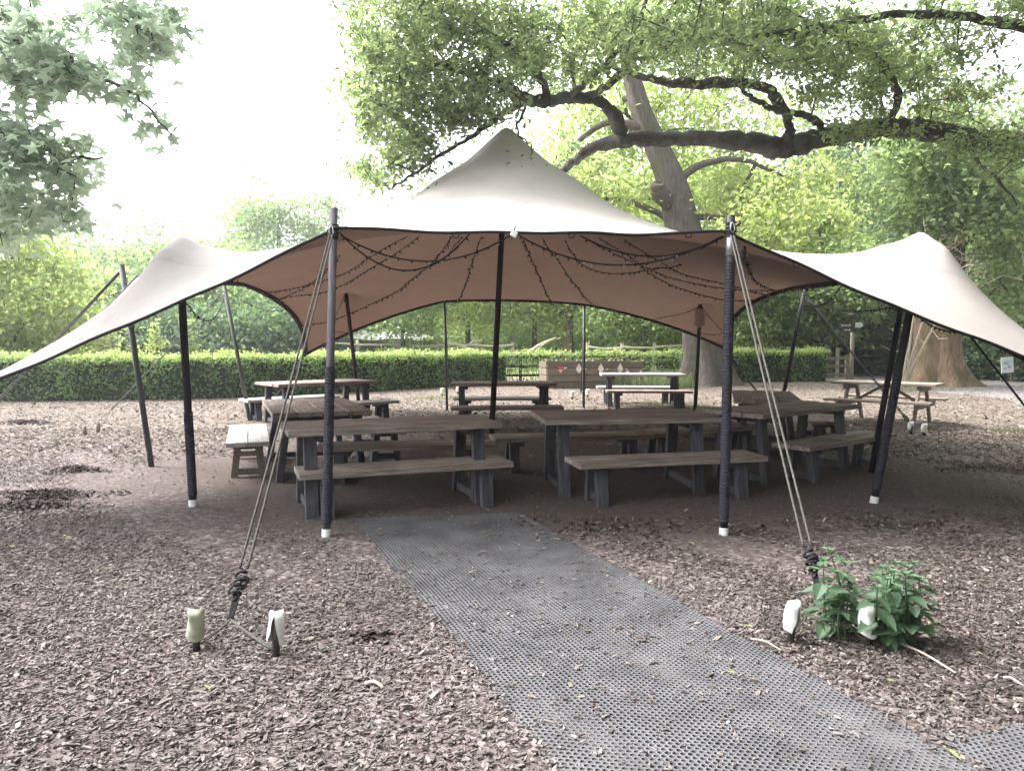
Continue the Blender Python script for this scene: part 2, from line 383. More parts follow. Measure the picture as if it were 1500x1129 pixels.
def trunk_rings(mb, pts, radii, n=22, flare=0.0, flutes=5, seed=0, amp=.08):
    """a fluted trunk through pts, its foot spread into buttresses"""
    r = np.random.default_rng(seed); pts = smoothpts(pts, 6); k = len(pts)
    rad = np.interp(np.linspace(0, 1, k), np.linspace(0, 1, len(radii)), radii)
    ang = np.arange(n) * 2 * math.pi / n; ph = r.uniform(0, 6.28, 4); vs = []
    z0 = pts[0][2]
    for i in range(k):
        h = pts[i][2] - z0
        fl = flare * math.exp(-h / .45)
        prof = 1 + amp * np.sin(flutes * ang + ph[0] + h * .3) + amp * .7 * np.sin((flutes + 3) * ang + ph[1] - h * .5) + fl * (.75 + .6 * np.sin(flutes * ang + ph[0])) + amp * .3 * np.sin(2 * ang + h * 2.1 + ph[2])
        vs.append(np.stack([pts[i][0] + rad[i] * prof * np.cos(ang), pts[i][1] + rad[i] * prof * np.sin(ang), np.full(n, pts[i][2])], 1))
    fs = [(i * n + j, i * n + (j + 1) % n, (i + 1) * n + (j + 1) % n, (i + 1) * n + j) for i in range(k - 1) for j in range(n)]
    fs.append(tuple((k - 1) * n + j for j in range(n)))
    mb.add(np.concatenate(vs), fs)
def tree_data(seed, h_trunk, tr, cz, rx, rz, nt, nl, clump=.55, lean=(0, 0), shell=.5, low=.0):
    """local skeleton + leaf positions of a tree with its crown centred at height cz"""
    r = np.random.default_rng(seed)
    d = rdir(nt, r); rad = r.uniform(shell, 1, nt) ** .6
    lob = 1 + .22 * np.sin(3 * np.arctan2(d[:, 1], d[:, 0]) + seed) + .16 * np.sin(5 * d[:, 2] + 2.1 * seed)
    T = d * (rad * lob)[:, None] * np.array([rx, rx, rz]) + np.array([lean[0], lean[1], cz])
    T = T[T[:, 2] > max(.4, low)]
    top = np.array([lean[0], lean[1], cz + rz * .45])
    tp = smoothpts([(0, 0, 0), (lean[0] * .2, lean[1] * .2, h_trunk * .5), (lean[0] * .6, lean[1] * .6, h_trunk), top], 8)
    nod = grow(tp[len(tp) // 3:], T, .6, .06, .1, r)
    cid = r.integers(0, len(T), nl)
    L = T[cid] + r.normal(size=(nl, 3)) * clump * np.array([1, 1, .7])
    return tp, nod, L, r
def make_tree(name, label, x, y, leaf, bark, seed, h_trunk, tr, cz, rx, rz, nt=90, nl=14000, ls=(.16, .3), clump=.55, lean=(0, 0), group=None, cat='tree', low=0.0, flare=.5):
    t = thing(name, label, cat, (x, y, 0), 0, group)
    tp, nod, L, r = tree_data(seed, h_trunk, tr, cz, rx, rz, nt, nl, clump, lean, .45, low)
    mb = MB(); trunk_rings(mb, tp[::4], [tr, tr * .8, tr * .6, tr * .2], 14, flare, 5, seed, .06)
    twig_mesh(mb, *nod, .018, tr * .45)
    mb.build('trunk', M[bark], t, True)
    foliage('crown', M[leaf], L, ls[0], ls[1], 'quad', t, .25, .2, r)
    return t

# ================================================================== SETTING
def sheet(name, pts, z, mat, sub=None):
    me = bpy.data.meshes.new(name); me.from_pydata([(p[0], p[1], z) for p in pts], [], [list(range(len(pts)))]); me.materials.append(mat)
    return struct(link(name, me))
gmb = MB(); xs = np.concatenate([[-400, -60], np.arange(-30, 31, 1.0), [60, 400]]); ys = np.concatenate([[-60, -10], np.arange(-4, 34, 1.0), [60, 500]])
gx, gy = np.meshgrid(xs, ys); nx_ = len(xs)
gmb.add(np.stack([gx.ravel(), gy.ravel(), np.zeros(gx.size)], 1), [(j * nx_ + i, j * nx_ + i + 1, (j + 1) * nx_ + i + 1, (j + 1) * nx_ + i) for j in range(len(ys) - 1) for i in range(nx_ - 1)])
struct(gmb.build('ground', M['ground']))
def ragged(poly, amp, step, seed=0):
    r = np.random.default_rng(seed); o = []
    for a, b in zip(poly, poly[1:] + poly[:1]):
        a, b = np.array(a, float), np.array(b, float); k = max(1, int(np.linalg.norm(b - a) / step))
        for i in range(k):
            o.append(a + (b - a) * i / k + r.normal(size=2) * amp)
    return o
sheet('path', ragged([(8.2, 12.2), (11, 15), (13.0, 20), (11.6, 27.6), (13.5, 33), (19, 36), (60, 40), (60, 6), (14, 9)], .12, .35, 3), .004, M['gravel'])
field = sheet('field', ragged([(-90, 30.5), (-1, 31.5), (24, 33.5), (24, 60), (-90, 110)], .1, 2.0, 4), .004, M['field'])

# rubber matting: a sheet of hexagonal cells laid on the soil
L0, L1 = G(530, 778), G(741, 1040)
dmat = (L1 - L0)[:2] / np.linalg.norm((L1 - L0)[:2]); nmat = np.array([-dmat[1], dmat[0]])
if nmat[0] < 0: nmat = -nmat
w_mat = float(np.mean([np.dot((G(*q) - L0)[:2], nmat) for q in ((930, 838), (1050, 918), (1180, 983), (1380, 1085))]))
O1 = L0[:2] - dmat * 1.3
A2, B2 = G(1383, 1083)[:2], G(1500, 1058)[:2]
d2v = (B2 - A2) / np.linalg.norm(B2 - A2); n2v = np.array([d2v[1], -d2v[0]])
def in_mat1(p, m=0.0):
    q = p - O1; a = q @ dmat; b = q @ nmat
    return (a > -m) & (a < 7.0 + m) & (b > -m) & (b < w_mat + m) & (p[..., 1] < 6.36 + .14 * (p[..., 0] + 1.3) + m)
def in_mat2(p, m=0.0):
    q = p - A2; a = q @ d2v; b = q @ n2v
    return (a > -1.2) & (a < 3.4 + m) & (b > -m) & (b < 1.3 + m) & ~in_mat1(p, .012)
def hexmat(name, o, d, n, la, lb, cond, z, label, seed):
    r = np.random.default_rng(seed); pitch = .027; rowh = pitch * .866
    na, nbb = int(la / pitch), int(lb / rowh)
    i, j = np.meshgrid(np.arange(na), np.arange(nbb))
    a = (i + .5 * (j % 2)) * pitch; b = j * rowh
    ctr = o + a.reshape(-1, 1) * d + b.reshape(-1, 1) * n
    ctr = ctr[cond(ctr)]
    wob = np.stack([np.sin(ctr[:, 0] * 9 + ctr[:, 1] * 3), np.sin(ctr[:, 1] * 7 - ctr[:, 0] * 4)], 1) * .004
    ctr = ctr + wob; k = len(ctr)
    ang = np.arange(6) * math.pi / 3 + math.pi / 6
    ax = np.cos(ang)[:, None] * d + np.sin(ang)[:, None] * n
    Ro, Ri = pitch * .577 * 1.005, pitch * .577 * r.uniform(.58, .72, k)
    zz = z + .0028 * np.sin(ctr[:, 0] * 5 + 1) * np.sin(ctr[:, 1] * 4) + .0016 * np.sin(ctr[:, 0] * 17 + ctr[:, 1] * 11) + .004
    outer = ctr[:, None] + ax[None] * Ro; inn = ctr[:, None] + ax[None] * Ri[:, None, None]
    V = np.zeros((k, 18, 3)); V[:, :6, :2] = outer; V[:, 6:12, :2] = inn; V[:, 12:, :2] = inn
    V[:, :6, 2] = zz[:, None] - .0015; V[:, 6:12, 2] = zz[:, None]; V[:, 12:, 2] = zz[:, None] - .016
    fs = np.array([[q, (q + 1) % 6, 6 + (q + 1) % 6, 6 + q] for q in range(6)] + [[6 + q, 6 + (q + 1) % 6, 12 + (q + 1) % 6, 12 + q] for q in range(6)])
    fl = (fs.ravel()[None] + (np.arange(k) * 18)[:, None]).ravel()
    o_ = link(name, mesh_np(name, V.reshape(-1, 3), fl, np.full(k * 12, 4), [M['grey']]))
    return tag(o_, label, 'mat')
hexmat('rubber_mat', O1, dmat, nmat, 7.0, w_mat, lambda p: in_mat1(p), .0035, 'long grey honeycomb rubber mat running from the camera to the front left table', 1)
hexmat('rubber_mat', A2 - d2v * 1.2, d2v, n2v, 4.6, 1.3, lambda p: in_mat2(p), .0035, 'short grey honeycomb rubber mat crossing the bottom right corner of the photo', 2)

sq = lambda o, d, n, a0, a1, b0, b1: [o + d * a + n * b for a, b in ((a0, b0), (a1, b0), (a1, b1), (a0, b1))]
M['matsoil'] = m_simple('dusty_soil_in_mat', (.10, .09, .085), (.045, .039, .036), 7, .95, bstr=.5)
q_ = sq(O1, dmat, nmat, 1.1, 7.0, .02, w_mat - .02); struct(sheet('mat_soil', q_, .0012, M['matsoil']))
# bark chips lying loose
def chips(name, pts, ln, mat, tilt=.35, lift=.006, seed=0, zoff=None):
    r = np.random.default_rng(seed); n = len(pts)
    l = r.uniform(*ln, n) * (1 + (r.random(n) < .05) * .9); w = l * r.uniform(.2, .48, n); t = r.uniform(.003, .008, n)
    az = r.uniform(0, 6.283, n); ti = r.normal(0, tilt, n); ro = r.normal(0, tilt, n)
    f = np.stack([np.cos(az) * np.cos(ti), np.sin(az) * np.cos(ti), np.sin(ti)], 1)
    up = np.stack([np.sin(ro) * -np.sin(az), np.sin(ro) * np.cos(az), np.cos(ro)], 1)
    sd = np.cross(f, up); sd /= np.linalg.norm(sd, axis=1)[:, None]; up = np.cross(sd, f)
    tmpl = np.array([(-.5, -.3, -.5), (.2, -.5, -.5), (.5, .1, -.5), (-.35, .5, -.5), (-.5, -.3, .5), (.2, -.5, .5), (.5, .1, .5), (-.35, .5, .5)])
    tm = tmpl[None] * (1 + r.normal(0, .16, (n, 8, 3)))
    V = (tm[:, :, 0:1] * (l[:, None, None] * f[:, None]) + tm[:, :, 1:2] * (w[:, None, None] * sd[:, None]) + tm[:, :, 2:3] * (t[:, None, None] * up[:, None]))
    c = np.zeros((n, 3)); c[:, :2] = pts; c[:, 2] = r.uniform(0, 2 * lift, n) + (0 if zoff is None else zoff)
    V += c[:, None]
    fs = np.array([(4, 5, 6, 7), (0, 1, 5, 4), (1, 2, 6, 5), (2, 3, 7, 6), (3, 0, 4, 7)])
    fl = (fs.ravel()[None] + (np.arange(n) * 8)[:, None]).ravel()
    return tag(link(name, mesh_np(name, V.reshape(-1, 3), fl, np.full(n * 5, 4), [mat])), kind='stuff')
def band(y0, y1, dens, seed, extra=1.9):
    r = np.random.default_rng(seed); xm = .72 * y1 + extra
    n = int((y1 - y0) * 2 * xm * dens); p = np.stack([r.uniform(-xm, xm, n), r.uniform(y0, y1, n)], 1)
    return p[np.abs(p[:, 0]) < .72 * p[:, 1] + extra]
def worn(p):                                       # 1 where the soil is trodden bare
    q = ((p[:, 0] - .3) / 5.2) ** 2 + ((p[:, 1] - 8.6) / 3.3) ** 2
    q = q + .35 * np.sin(p[:, 0] * 2.1 + 1) * np.sin(p[:, 1] * 1.7) + .2 * np.sin(p[:, 0] * 5 + p[:, 1] * 4)
    return np.clip((1.35 - q) / .45, 0, 1)
rr = np.random.default_rng(77)
pts = np.concatenate([band(1.6, 4.6, 3300, 1), band(4.6, 6.6, 2300, 2), band(6.6, 9.5, 1000, 3), band(9.5, 13, 360, 4)])
keep = (rr.random(len(pts)) > worn(pts) * .96) & ~in_mat1(pts, -.03 + .0) & ~in_mat2(pts, -.03)
edge = in_mat1(pts, 0.0) & (rr.random(len(pts)) < .035)
pts = pts[keep | edge]
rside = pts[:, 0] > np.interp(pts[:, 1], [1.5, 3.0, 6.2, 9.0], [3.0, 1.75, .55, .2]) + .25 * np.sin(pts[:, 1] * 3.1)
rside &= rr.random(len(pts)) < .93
chips('wood_chips', pts[~rside], (.011, .036), M['chips'], .24, .008, 5)
chips('shade_toned_wood_chips', pts[rside], (.010, .034), M['chipsbrown'], .24, .007, 6)  # right side: slightly finer chips, tree shade put into their colour
pts = np.concatenate([band(9.5, 13, 130, 6), band(13, 20, 90, 7), band(20, 26, 30, 8)])
pts = pts[(rr.random(len(pts)) > worn(pts) * .9)]
chips('bleached_chips', pts, (.03, .085), M['chipstan'], .3, .008, 9)
p = band(2.2, 6.5, 90, 12); p = p[in_mat1(p) | in_mat2(p)]
chips('mat_debris', p, (.008, .035), M['chipstan'], .12, .003, 13, .010)
# dark damp heaps of shredded bark
for k, (px, py, rad, n) in enumerate(((62, 728, .42, 700), (38, 745, .3, 400), (112, 690, .26, 300), (36, 620, .42, 420), (1460, 688, .5, 500), (1290, 768, .7, 500), (542, 934, .10, 150), (900, 775, .6, 500))):
    g = G(px, py)[:2]; a = rr.uniform(0, 6.28, n); q = rr.random(n) ** .9 * rad * (1 + .35 * np.sin(3 * a + k) + .2 * np.sin(5 * a + 2 * k))
    pp = g + np.stack([np.cos(a) * q * 1.4, np.sin(a) * q * .8], 1)
    hgt = (.06 if k < 4 else .012) * np.clip(1 - (q / rad) ** 2, 0, 1)
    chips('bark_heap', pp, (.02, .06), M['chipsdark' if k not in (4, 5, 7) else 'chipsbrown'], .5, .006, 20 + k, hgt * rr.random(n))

# grass
def grass(name, cs, n, hmin, hmax, seed):
    r = np.random.default_rng(seed); ps = []
    for (x, y, rx, ry) in cs:
        a = r.uniform(0, 6.28, n); q = np.sqrt(r.random(n)); ps.append(np.stack([x + np.cos(a) * q * rx, y + np.sin(a) * q * ry, np.zeros(n)], 1))
    p = np.concatenate(ps); f = rdir(len(p), r) * .45; f[:, 2] = 1
    vs, fl, sz = scatter('blade', p, r.uniform(hmin, hmax, len(p)), f, rdir(len(p), r))
    return tag(link(name, mesh_np(name, vs, fl, sz, [M['grassm']])), kind='stuff')
def gp(px, py): return G(px, py)[:2]
cs = []
for px, py, rx, ry in ((1395, 572, 1.3, .6), (1330, 570, .8, .4), (1495, 632, .5, .22), (985, 593, 1.0, .35), (1100, 557, 2.5, .5), (1240, 562, 1.2, .5), (640, 584, .6, .35), (510, 590, .5, .3)):
    x, y = gp(px, py); cs.append((x, y, rx, ry))
grass('grass', cs, 420, .04, .11, 3)
grass('grass', [(*gp(80, 641), .3, .1), (*gp(128, 668), .15, .07), (*gp(193, 674), .14, .06), (*gp(150, 765), .2, .1)], 60, .02, .05, 7)
cs = [(gp(945, 566)[0], 24.6, 1.5, .7), (gp(975, 560)[0], 26.2, .9, .5)]
grass('long_grass', cs, 900, .25, .6, 4)
xs_ = np.linspace(-26, -1, 60)
grass('meadow_grass', [(x, 34 + 8 * ((i * 7) % 10) / 10, 3.5, 4) for i, x in enumerate(xs_)], 260, .35, .75, 5)

# ================================================================== TENT
def seg(a, b, off, n):
    t = np.linspace(0, 1, n, endpoint=False)[:, None]
    return np.array(a) * (1 - t) + np.array(b) * t + 4 * t * (1 - t) * np.array(off)
def edge_curve(pts, offs):
    c = np.concatenate([seg(a, b, o, 40) for a, b, o in zip(pts, pts[1:], offs)] + [np.array([pts[-1]])])
    return c
def resample(c, n):
    d = np.concatenate([[0], np.cumsum(np.linalg.norm(np.diff(c, axis=0), axis=1))]); d /= d[-1]
    q = np.linspace(0, 1, n); return np.stack([np.interp(q, d, c[:, i]) for i in range(3)], 1)
YF = 5.84
fl_top, fr_top = P(494, 333, YF), P(1062, 338, YF)
cFL, cFR = P(-215, 636, 5.75), P(1752, 612, 5.85)
sL1, sL2, sR1, sR2 = P(200, 404, 9.0), P(354, 414, 14.3), P(1322, 402, 8.75), P(1157, 421, 14.6)
cBL, cBR = P(446, 519, 17.4), P(1063, 510, 17.4)
bl_top, br_top = P(651, 440, 16.7), P(856, 445, 17.0)
front = edge_curve([cFL, fl_top, fr_top, cFR], [(0, .12, -.03), (0, .10, -.012), (0, .12, -.03)])
back = edge_curve([cBL, bl_top, br_top, cBR], [(0, -.2, .1), (0, -.2, .04), (0, -.2, .1)])
left = edge_curve([cFL, sL1, sL2, cBL], [(.17, 0, -.15), (.25, 0, -.02), (.35, 0, .17)])
right = edge_curve([cFR, sR1, sR2, cBR], [(-.17, 0, -.15), (-.25, 0, -.02), (-.35, 0, .17)])
NU, NV = 221, 241
wv = np.linspace(0, 1, 220)
Bf, Bb, Bl, Br = resample(front, NU), resample(back, NU), resample(left, NV), resample(right, NV)
qq = np.linspace(0, 1, NU); Bf[1:-1, 2] += (.010 * np.sin(qq * 61) * np.sin(qq * 23 + 1) - .012 * np.exp(-((qq - .57) / .02) ** 2))[1:-1]
u = np.linspace(0, 1, NU)[:, None, None]; v = np.linspace(0, 1, NV)[None, :, None]
C = (1 - v) * Bf[:, None] + v * Bb[:, None] + (1 - u) * Bl[None] + u * Br[None] \
    - ((1 - u) * (1 - v) * Bf[0] + u * (1 - v) * Bf[-1] + (1 - u) * v * Bb[0] + u * v * Bb[-1])
for _ in range(160):
    C[1:-1, 1:-1, :2] = .25 * (C[2:, 1:-1, :2] + C[:-2, 1:-1, :2] + C[1:-1, 2:, :2] + C[1:-1, :-2, :2])
peak = P(742, 190, 10.95); bumpL, bumpR = P(262, 346, 7.0), P(1352, 341, 7.1); bbL, bbR = P(507, 424, 15.7), P(1026, 440, 15.9)
pinned = np.zeros((NU, NV), bool); pinned[0] = pinned[-1] = True; pinned[:, 0] = pinned[:, -1] = True
Z = C[:, :, 2].copy()
d = np.hypot(C[:, :, 0] - peak[0], C[:, :, 1] - peak[1]); mk = d < 1.1
Z[mk] = peak[2] + .05 + np.interp(d[mk], [0, .04, .12, .295, .59, 1.085], [0, -.012, -.085, -.255, -.53, -.86]); pinned |= mk
for c, sg in ((bumpL, 1), (bumpR, -1)):          # wing poles: steep outwards, nearly level towards the middle
    X_, Y_ = (C[:, :, 0] - c[0]) * sg, C[:, :, 1] - c[1]; mk = np.hypot(X_, Y_) < .40; rt = lambda q: np.sqrt(q * q + .0004) - .02
    dz = -np.where(X_ > 0, np.interp(X_, [0, .03, .07, .12, .2, .3, .45], [0, .012, .036, .062, .098, .125, .145]), np.interp(-X_, [0, .02, .05, .21, .36, .45], [0, .012, .06, .285, .475, .575])) - np.where(Y_ < 0, .55 * rt(Y_) ** .9 * np.exp(-np.abs(Y_) * .6), .32 * rt(Y_))
    Z[mk] = c[2] + .035 + dz[mk]; pinned |= mk
for c in (bbL, bbR):
    d = np.hypot(C[:, :, 0] - c[0], C[:, :, 1] - c[1]); mk = d < .2; Z[mk] = c[2] - .5 * np.maximum(0, d[mk] - .035); pinned |= mk
ii, jj = np.meshgrid(np.arange(NU), np.arange(NV), indexing='ij')
for it in range(850):
    for par in (0, 1):
        mk = ((ii + jj) % 2 == par) & ~pinned
        avg = np.zeros_like(Z); avg[1:-1, 1:-1] = .25 * (Z[2:, 1:-1] + Z[:-2, 1:-1] + Z[1:-1, 2:] + Z[1:-1, :-2])
        Z[mk] += 1.965 * (avg - Z)[mk]
for _ in range(3):
    Z[1:-1, 1:-1] = .5 * Z[1:-1, 1:-1] + .125 * (Z[2:, 1:-1] + Z[:-2, 1:-1] + Z[1:-1, 2:] + Z[1:-1, :-2])
C[:, :, 2] = Z
def canopy(uu, vv):
    a, b = np.clip(uu, 0, 1) * (NU - 1), np.clip(vv, 0, 1) * (NV - 1); i, j = int(min(a, NU - 2)), int(min(b, NV - 2)); f, g = a - i, b - j
    return (1 - f) * (1 - g) * C[i, j] + f * (1 - g) * C[i + 1, j] + (1 - f) * g * C[i, j + 1] + f * g * C[i + 1, j + 1]
def uv_near(x, y):
    d = np.hypot(C[:, :, 0] - x, C[:, :, 1] - y); i, j = np.unravel_index(np.argmin(d), d.shape); return i / (NU - 1), j / (NV - 1)
tent = thing('stretch_tent', 'large beige stretch tent with tan underside spread over the picnic tables', 'tent', (0, 11, 0))
off = np.array([0, 11.0, 0])
fs = (np.arange(NU - 1)[:, None] * NV + np.arange(NV - 1)[None]).ravel()
faces = np.stack([fs, fs + NV, fs + NV + 1, fs + 1], 1)
uvs = np.stack([np.broadcast_to(u[:, :, 0], (NU, NV)).ravel(), np.broadcast_to(v[:, :, 0], (NU, NV)).ravel()], 1)
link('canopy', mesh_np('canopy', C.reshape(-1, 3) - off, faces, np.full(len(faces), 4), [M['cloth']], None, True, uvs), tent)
hem = MB()
hem.tube(Bf - off + [0, 0, -.004], .013, 6)
rs = np.random.default_rng(9)
for e, r0 in ((Bl, .046), (Br, .046), (Bb, .032)):
    k = len(e); f_ = np.ones(k) if e is Bb else np.interp(np.linspace(0, 1, k), [0, .33, .42, 1], [.3, .3, 1, 1]); hem.tube(e - off + [0, 0, -.01], r0 * f_ * (1 + .35 * rs.random(k)), 6)
for e, st in ((Bf, 18), (Bb, 15), (Bl, 15), (Br, 15)):
    for i in range(st // 2, len(e), st):          # webbing loops along the edge
        a = np.linspace(0, 6.283, 11); tg = e[min(i + 1, len(e) - 1)] - e[i - 1]; tg /= np.linalg.norm(tg)
        hem.tube(e[i] - off + np.array([0, 0, -.026]) + .024 * (np.cos(a)[:, None] * tg + np.sin(a)[:, None] * np.array([0, 0, .8])), .004, 4, False)
hem.build('hem', M['black'], tent, True)
for c, r0 in ((peak, .07), (bumpL, .045), (bumpR, .045), (bbL, .045), (bbR, .045)):
    MB().tube([c - off + [0, 0, -.26], c - off + [0, 0, -.12]], r0, 10).build('pole_socket', M['black'], tent, True)

# ---------------------------------------------------------------- poles
def pole(foot, top, r, mat, label, wraps=(), footcap=True, tape=None, group=None, lash=None):
    foot, top = np.array(foot, float), np.array(top, float); L = np.linalg.norm(top - foot)
    t = thing('tent_pole', label, 'pole', foot, 0, group)
    d = (top - foot) / L; at = lambda s: d * L * s
    MB().tube([at(.0), at(.5), at(1)], r, 14).build('shaft', M[mat], t, True)
    for s0, s1 in wraps:
        n = max(8, int((s1 - s0) * L / .012)); q = np.linspace(s0, s1, n)
        rr_ = r + .004 + .0035 * (np.arange(n) % 2) + .002 * rs.random(n)
        MB().tube([at(x) for x in q], rr_, 14).build('webbing_wrap', M['navywrap'], t, False)
    if tape: MB().tube([at(tape[0]), at(tape[1])], r + .003, 14).build('tape', M['metal'], t, True)
    if footcap and lash:
        q = np.linspace(0, 1, 90); a = q * 11 * 6.283
        u_ = np.cross(d, [0, 1.0, 0]); u_ /= np.linalg.norm(u_); w_ = np.cross(d, u_)
        MB().tube(at(lash) + d * ((q - .5) * .10 + .015 * np.sin(a * .31))[:, None] + ((r + .007 + .004 * np.sin(a * .7))[:, None]) * (np.cos(a)[:, None] * u_ + np.sin(a)[:, None] * w_), .0055, 5).build('lashing', M['ropeblack'], t, True)
        MB().tube(at(lash) + np.array([[-.012, -r - .02, .05], [-.02, -r - .025, 0], [0, -r - .03, -.03], [.015, -r - .025, 0], [.004, -r - .02, .05], [-.012, -r - .02, .05]]), .004, 5).build('shackle', M['metal'], t, True)
    if footcap: MB().tube([at(-.001) + [0, 0, -.004], at(.001), at(.052 / L), at(.058 / L)], [r + .006, r + .005, r + .004, r + .001], 14).build('foot_cap', M['white'], t, True)
    return t
def ptop(px, py, Y): return P(px, py, Y)
pole(G(478, 785), P(489, 305, YF), .031, 'polegrey', 'front tent pole left of the rubber mat, grey with navy webbing round its lower half', ((.04, .52),), lash=.925)
pole(G(1060, 783), P(1071, 316, YF), .031, 'poleblack', 'front tent pole right of the rubber mat, wrapped in navy webbing under a silver band', ((.04, .86),), tape=(.875, .94), lash=.955)
pole(G(283, 741), bumpL + [0, 0, -.09], .034, 'poleblack', 'dark tent pole with white foot pushing up the left wing of the tent', ((.04, .36),))
pole(G(1280, 736), bumpR + [0, 0, -.09], .034, 'poleblack', 'leaning navy tent pole with white foot pushing up the right wing of the tent', ((.05, .5),))
ctr = G(719, 655)
pole(ctr, peak + [0, 0, -.14], .042, 'poleblack', 'tall black centre pole holding up the peak of the tent', (), False)
pole(G(222, 683), P(178, 388, 9.05), .034, 'polegreen', 'grey green side pole standing free on the chips beyond the left wing', (), False)
pole(G(1276, 692), P(1330, 395, 8.75), .034, 'poleblack', 'dark side pole just behind the leaning navy pole on the right', (), False)
pole(G(366, 616), P(328, 416, 14.4), .036, 'polegreen', 'leaning green side pole beside the pale bench at the rear left', (), False)
pole(G(1140, 616), P(1179, 423, 14.7), .036, 'poleblack', 'leaning dark side pole behind the rear right table', (), False)
pole(G(527, 602), bbL + [0, 0, -.08], .04, 'poleblack', 'leaning black pole inside the tent behind the rear left table', (), False)
t = pole(G(1018, 604), bbR + [0, 0, -.08], .04, 'poleblack', 'leaning black pole inside the tent with a beige pad round its top', (), False)
b0 = np.array(t.location); dd = (bbR - b0) / np.linalg.norm(bbR - b0)
mb = MB(); cpad = (bbR - b0) - dd * .36
mb.box(cpad, (.21, .15, .40)); mb.build('padding_box', M['pad'], t, True, .05)
pole(G(655, 601), P(651, 436, 16.7), .028, 'polegreen', 'thin rear pole behind the middle back table, left of the centre pole', (), False)
pole(G(855, 598), P(856, 441, 17.0), .03, 'polegreen', 'thin rear pole between the planter box and the rear right table', (), False)

# ---------------------------------------------------------------- guy ropes, stakes
def sagline(a, b, sag, n=10):
    t = np.linspace(0, 1, n)[:, None]; p = np.array(a) * (1 - t) + np.array(b) * t; p[:, 2] -= (4 * t * (1 - t))[:, 0] * sag; return p
def guy(top, knot, stakes, label, rmat='rope', r=.007, double=True, knotted=True):
    top, knot = np.array(top), np.array(knot); root = np.array([knot[0], knot[1], 0])
    t = thing('guy_rope', label, 'rope', root)
    d = knot - top; sd = np.cross(d, [0, 0, 1.0]); sd /= np.linalg.norm(sd)
    mb = MB(); o = .022 if double else 0
    n = max(20, int(np.linalg.norm(d) / .035)); tw = 1 + .18 * (np.arange(n) % 2)
    for s in ((-1, 1) if double else (0,)):
        mb.tube(sagline(top + sd * s * o * .5 - root, knot + sd * s * o - root, .015, n), r * tw, 6)
    mb.build('line', M[rmat], t, True)
    if knotted:
        k = MB(); dn = d / np.linalg.norm(d)
        e1 = sd; e2 = np.cross(dn, sd); kk = np.random.default_rng(int(abs(knot[0]) * 1000))
        a = np.linspace(0, 16 * 3.1416, 120); q = np.linspace(0, 1, 120)
        rad = .010 + .017 * np.sin(math.pi * np.clip(q * 1.05, 0, 1)) ** .7 + .006 * np.sin(q * 31)
        k.tube(knot - root + dn * (q * .17 + .012 * np.sin(a * .53))[:, None] + rad[:, None] * (np.cos(a)[:, None] * e1 + np.sin(a)[:, None] * e2), .0075, 6)
        for z in range(3):
            a = np.linspace(0, 5.6, 12); o2 = knot - root + dn * (.07 + .03 * z); ex = e1 * kk.choice([-1, 1]) * .02 + e2 * kk.normal() * .01
            k.tube(o2 + ex + .026 * (np.cos(a)[:, None] * (e1 * .6 + dn * .8) + np.sin(a)[:, None] * (e1 * .6 - dn * .5)), .006, 5)
        for q in range(4): k.tube(sagline(knot - root + dn * .15 + e1 * (q - 1.5) * .010, knot - root + dn * .29 + e1 * (q - 1.5) * .007, .0, 6), .0055, 5)
        k.build('knot', M['ropeblack'], t, True)
        end = knot + dn * .28
    else: end = knot
    mb = MB()
    for sp in stakes:
        for s in ((-.012, .012) if knotted else (0,)):
            mb.tube(sagline(end - root, np.array(sp) - root + sd * s + [0, 0, .03], .01, 8), r * .62, 5)
    mb.build('tail', M['rope'], t, True)
    return t
def stake(g, h, label, mat='white', tilt=(0, 0), open_side=None, group=None, r=.034):
    t = thing('ground_stake', label, 'stake', (g[0], g[1], 0), 0, group)
    top = np.array([tilt[0], tilt[1], h]); k = 10
    MB().tube([(0, 0, -.02), top * .97], r * .55, 10).build('spike', M['stake'], t, True)
    # the cover: a battered sleeve, split down one side
    mb = MB(); n = 22; q = np.linspace(.32, 1.0, 9); vs = []
    gap = 0 if open_side is None else .75
    for i, s in enumerate(q):
        g_ = gap * (1 - s) * 1.6 if gap else 0
        a = np.linspace(g_ / 1, 2 * math.pi - g_, n) + (open_side or 0)
        rad = r * (1.05 + .22 * (1 - s)) * (1 + .10 * np.sin(3 * a + s * 9)) * (1 if s < .97 else .8)
        vs.append(np.stack([top[0] * s + rad * np.cos(a), top[1] * s + rad * np.sin(a), np.full(n, h * s) + .012 * np.sin(2 * a + 1)], 1))
    fs = [(i * n + j, i * n + j + 1, (i + 1) * n + j + 1, (i + 1) * n + j) for i in range(8) for j in range(n - 1)]
    fs.append(tuple(8 * n + j for j in range(n)))
    mb.add(np.concatenate(vs), fs); mb.build('cover', M[mat], t, True)
    return t
s1, s2, s3, s4 = G(288, 952), G(404, 960), G(1157, 941), G(1271, 947)
stake(s1, .20, 'stubby ground stake with a greenish dirty cover, nearest the left front guy rope', 'whitedirty', (.0, 0))
stake(s2, .215, 'white covered ground stake torn open to a dark spike beside the rubber mat', 'white', (.01, 0), -1.7)
stake(s3, .205, 'white covered ground stake split at the side, left of the nettles', 'white', (.015, 0), -1.0)
stake(s4, .20, 'white covered ground stake half hidden in the nettles', 'white', (-.01, 0))
guy(P(486, 340, YF - .05), P(357, 832, 4.05), [s1, s2], 'twin guy rope tied to the front left pole, black knot low over the chips')
guy(P(1073, 345, YF - .05), P(1183, 800, 4.2), [s3, s4], 'twin guy rope tied to the front right pole, black knot beside the nettles')
gl = G(-60, 650); gr = G(1600, 740)
